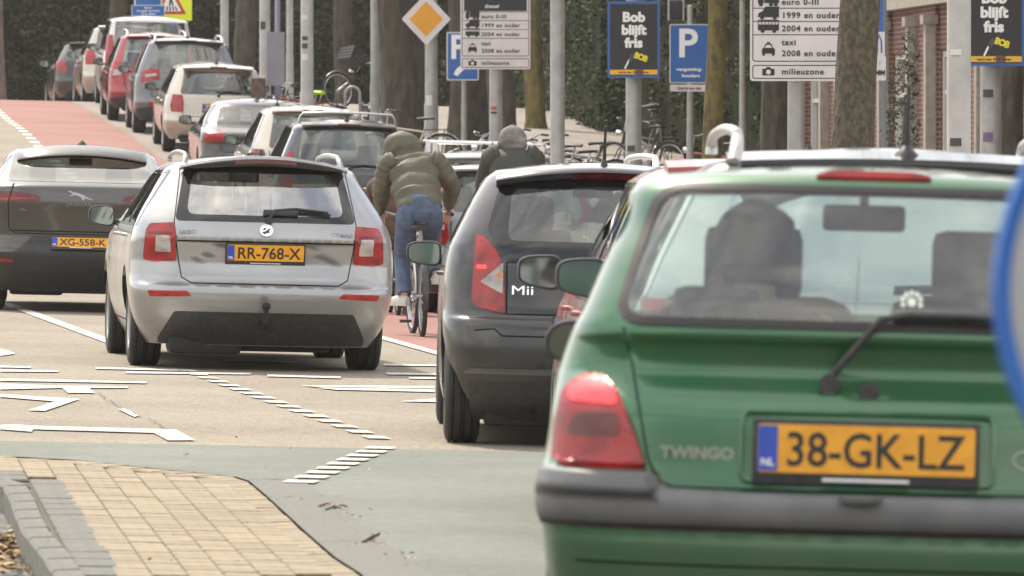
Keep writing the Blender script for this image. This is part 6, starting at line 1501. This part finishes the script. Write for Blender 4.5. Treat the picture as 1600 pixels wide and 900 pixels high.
def loft(name, pts, rx, ry, m, parent, quilt=0, nq=0, n=24, cap=True, seed=0):
    """garment around a spine; quilt = depth of the stitched rolls"""
    rnd = random.Random(seed); P = [Vector(p) for p in pts]; N_ = 40 if nq else 18; rr = []
    ph = [rnd.uniform(0, 6.28) for _ in range(4)]
    for i in range(N_ + 1):
        t = i / N_ * (len(P) - 1); k = min(int(t), len(P) - 2); f = t - k
        f2 = f
        p = P[k].lerp(P[k + 1], f2)
        def cat(a):
            a0, a1, a2, a3 = a[max(k - 1, 0)], a[k], a[k + 1], a[min(k + 2, len(a) - 1)]
            return .5 * (2 * a1 + (a2 - a0) * f + (2 * a0 - 5 * a1 + 4 * a2 - a3) * f * f + (3 * a1 - a0 - 3 * a2 + a3) * f ** 3)
        p = Vector((cat([q.x for q in P]), cat([q.y for q in P]), cat([q.z for q in P])))
        tn = (P[min(k + 1, len(P) - 1)] - P[k]).normalized(); sx = Vector((1, 0, 0)); sx = (sx - tn * sx.dot(tn)).normalized(); sy = tn.cross(sx)
        x_, y_ = cat(rx), cat(ry)
        q = abs(sin(pi * nq * i / N_)) ** .55 if nq else 1; ring = []
        for j_ in range(n):
            a = 2 * pi * j_ / n; w_ = 1 + (quilt * (q - .6) if nq else 0) + .025 * sin(3 * a + ph[0] + i * .6) + .02 * sin(5 * a + ph[1] - i * .9) + .012 * sin(8 * a + ph[2] + i * 1.7)
            ring.append(p + sx * cos(a) * x_ * w_ + sy * sin(a) * y_ * w_)
        rr.append(ring)
    mb = MB(); mb.rings(rr, cap=cap); return mb.build(name, m, parent, angle=80)
def rider(X, D, label, P, coat, trousers, hood=None, hair=None, quilt=.10, yaw=.09, puffy=1.0, coat_label=None, shoes=None, z_off=0, headw=.105, hoodpos=None, hs=1.0):
    root = empty('person', (X, D, gz(X, D) + z_off), yaw, label=label, cat='person')
    b_ = body(root, P); V = {k: Vector(v) for k, v in P.items()}
    c = V['chest']; pe = V['pel']; up = (c - pe).normalized()
    loft('jacket', [pe - up * .02, pe + up * .12, pe.lerp(c, .55), c + up * .02, c.lerp(V['neck'], .65), V['neck'] + up * .02], [.19 * puffy, .205 * puffy, .215 * puffy, .225 * puffy, .19, .085], [.125, .135, .14, .145, .12, .075], coat, root, quilt, 6 if quilt else 0, seed=3)
    for s in 'lr':
        sg = -1 if s == 'l' else 1; sh, el, wr = V['sh' + s], V['el' + s], V['wr' + s]
        loft('sleeve', [sh + Vector((-sg * .06, 0, .02)), sh, sh.lerp(el, .5), el, el.lerp(wr, .5), wr], [.085, .098 * puffy, .092 * puffy, .080 * puffy, .072 * puffy, .045], [.085, .098, .090, .080, .072, .045], coat, root, quilt, 9 if quilt else 0, 16, seed=5 + sg)
        hp, kn, an = V['hp' + s], V['kn' + s], V['an' + s]
        loft('trouser_leg', [hp + Vector((-sg * .02, -.01, .10)), hp, hp.lerp(kn, .5), kn, kn.lerp(an, .5), an + Vector((0, 0, -.01))], [.085, .100, .086, .072, .066, .058], [.09, .115, .10, .082, .070, .060], trousers, root, .0, 0, 18, seed=9 + sg)
        to = V['to' + s]; mb = MB(); rr = []; d = (to - an); d.z = 0; d.normalize(); sd_ = Vector((d.y, -d.x, 0))
        hl = Vector((an.x, an.y, an.z - .085)) - d * .045
        for t, w_, h_ in ((0, .028, .05), (.03, .038, .075), (.08, .040, .085), (.14, .044, .065), (.21, .046, .05), (.265, .030, .035), (.28, .010, .02)):
            rr.append([hl + d * t + sd_ * w_ * cos(a) + Vector((0, 0, max(-.012, h_ * sin(a)) if sin(a) > 0 else -.022)) for a in np.linspace(0, 2 * pi, 14, endpoint=False)])
        mb.rings(rr); mb.build('shoe', shoes or SHOE, root, angle=60)
    loft('trouser_seat', [pe + Vector((0, -.01, -.10)), pe + Vector((0, -.015, 0)), pe + up * .10], [.10, .155, .155], [.10, .125, .12], trousers, root, 0, 0, 22, seed=2)
    H = V['head']; 
    if hood is not None:
        nk = V['neck']; hp_ = hoodpos or H
        hp_ = Vector(hp_); loft('hood', [nk + (nk - hp_) * .25, nk.lerp(hp_, .35), hp_ + Vector((0, -.01, -.02)), hp_ + Vector((0, .0, .07)), hp_ + Vector((0, .01, .125))], [.14 * hs, .165 * hs, .165 * hs, .13 * hs, .02], [.10, .13, .135, .105, .02], hood, root, .03, 0, 22, seed=8)
    else:
        loft('hair', [H + Vector((0, -.02, -.08)), H + Vector((0, -.02, 0)), H + Vector((0, -.01, .07)), H + Vector((0, 0, .115))], [.075, .098, .085, .02], [.075, .105, .09, .02], hair or HAIR, root, 0, 0, 20, seed=8)
    return root
# cyclist in olive puffer jacket
Xc, Dc = (660 - 800) / F * 53.4, 53.4
Pc = dict(pel=(.01, .36, 1.06), chest=(-.03, .62, 1.36), neck=(-.09, .76, 1.51), head=(-.10, .88, 1.585), face=(0, .8, -.5), shl=(-.235, .66, 1.44), shr=(.17, .66, 1.46), ell=(-.295, .70, 1.24), elr=(.30, .70, 1.26), wrl=(-.285, .86, 1.06), wrr=(.29, .86, 1.08),
          hpl=(-.095, .36, 1.0), hpr=(.105, .36, 1.0), knl=(-.13, .56, .66), knr=(.125, .66, .78), anl=(-.125, .36, .36), anr=(.145, .42, .54), tol=(-.22, .50, .28), tor=(.16, .60, .45))
rc = rider(Xc, Dc, 'cyclist in olive quilted jacket and blue jeans riding away, standing on the pedals', Pc, OLV, JEAN, hood=OLV, hoodpos=(-.115, .80, 1.60), quilt=.13, puffy=.94)
b = make_bike((Xc, Dc, gz(Xc, Dc)), .09, 'black city bicycle ridden by the cyclist in the olive jacket', BF[0], steer=.06, group=None)
# hooded rider
X2, D2 = (806 - 800) / F * 57.5, 57.5
P2 = dict(pel=(0, .22, 1.00), chest=(0, .30, 1.30), neck=(0, .36, 1.46), head=(0, .39, 1.555), face=(0, 1, 0), shl=(-.18, .32, 1.40), shr=(.18, .32, 1.40), ell=(-.24, .50, 1.22), elr=(.24, .50, 1.22), wrl=(-.26, .68, 1.08), wrr=(.26, .68, 1.08),
          hpl=(-.09, .25, .95), hpr=(.09, .25, .95), knl=(-.11, .60, .76), knr=(.11, .52, .62), anl=(-.11, .46, .42), anr=(.11, .38, .26), tol=(-.11, .60, .36), tor=(.11, .52, .18))
rider(X2, D2, 'rider with grey hood and dark coat seen over the black hatchback roof', P2, DKO, BRN, hood=GRH, quilt=0, yaw=.08, z_off=.14, hs=.80)
make_bike((X2, D2, gz(X2, D2)), .08, 'bicycle under the rider with the grey hood, hidden by the black hatchback', BF[0], group=None)
# brown clothed rider between silver estate and cyclist
X3, D3 = (622 - 800) / F * 61.0, 61.0
P3 = dict(P2); P3 = {k: (v[0] * .95, v[1], v[2] - .17) if k != 'face' else v for k, v in P3.items()}
rider(X3, D3, 'rider in brown clothes mostly hidden between the silver estate and the cyclist', P3, BRN, BRN, hair=HAIR, quilt=0, yaw=.09, shoes=mat('brown_boot', (.09, .05, .03), .6))
make_bike((X3, D3, gz(X3, D3)), .09, 'dark bicycle under the rider in brown clothes', BF[0], group=None)
# thin spring haze over the street
mb = MB(); mb.box((0, 205, 9), (300, 412, 32)); hz = mb.build('haze', None, smooth=False)
hm = bpy.data.materials.new('haze_air'); hm.use_nodes = True; hm.node_tree.nodes.clear()
ho = hm.node_tree.nodes.new('ShaderNodeOutputMaterial'); hv = hm.node_tree.nodes.new('ShaderNodeVolumePrincipled'); hv.inputs['Density'].default_value = .00022; hv.inputs['Color'].default_value = (.95, .93, .90, 1); hv.inputs['Anisotropy'].default_value = .35
hm.node_tree.links.new(hv.outputs[0], ho.inputs['Volume']); hz.data.materials.append(hm); tag(hz, 'thin pale haze in the air over the street', None, kind='stuff')
# drivers
def driver(car_root, x, y, z, label, coat, hair, beanie=False, k=1.0):
    Mx = car_root.matrix_basis; o = Vector((x, y, z)); R_ = Matrix.Rotation(car_root.rotation_euler.z, 3, 'Z')
    bpy.context.view_layer.update(); p = car_root.matrix_world @ o
    root = empty('person', p, car_root.rotation_euler.z, label=label, cat='person')
    P = dict(pel=(0, 0, 0), chest=(0, -.10, .36 * k), neck=(0, -.10, .54 * k), head=(0, -.06, .665 * k), face=(0, 1, -.05), shl=(-.18, -.09, .46 * k), shr=(.18, -.09, .46 * k), ell=(-.27, .12, .30), elr=(.27, .12, .30), wrl=(-.19, .33, .42), wrr=(.19, .33, .42),
             hpl=(-.09, .05, -.02), hpr=(.09, .05, -.02), knl=(-.13, .46, .08), knr=(.13, .46, .08), anl=(-.12, .66, -.24), anr=(.12, .66, -.24), tol=(-.12, .82, -.27), tor=(.12, .82, -.27))
    body(root, P); V = {a: Vector(b) for a, b in P.items()}
    loft('jacket', [(0, 0, -.04), (0, -.04, .15), (0, -.09, .32), (0, -.10, .46 * k), (0, -.10, .53 * k)], [.17, .18, .20, .20, .075], [.13, .13, .135, .12, .07], coat, root, .02, 0, 22, seed=4)
    for s in 'lr': loft('sleeve', [V['sh' + s], V['sh' + s].lerp(V['el' + s], .5), V['el' + s], V['wr' + s]], [.075, .07, .06, .042], [.075, .07, .06, .042], coat, root, 0, 0, 14)
    H = V['head']; loft('hat' if beanie else 'hair', [H + Vector((0, -.03, -.10)), H + Vector((0, -.02, 0)), H + Vector((0, -.01, .07)), H + Vector((0, 0, .12))], [.085, .105, .09, .02], [.075, .105, .09, .02], hair, root, 0, 0, 20, seed=8)
    return root
driver(R2, -.27, 1.02, .56, 'driver of the green hatchback seen as a dark shape from behind', DKO, HAIR)
driver(R3, .28, 1.28, .52, 'occupant of the black hatchback behind its rear window', mat('pale_coat', (.25, .24, .23), .8), HAIR)
driver(R1, -.36, 1.75, .50, 'driver of the silver estate behind its rear window', DKO, HAIR)
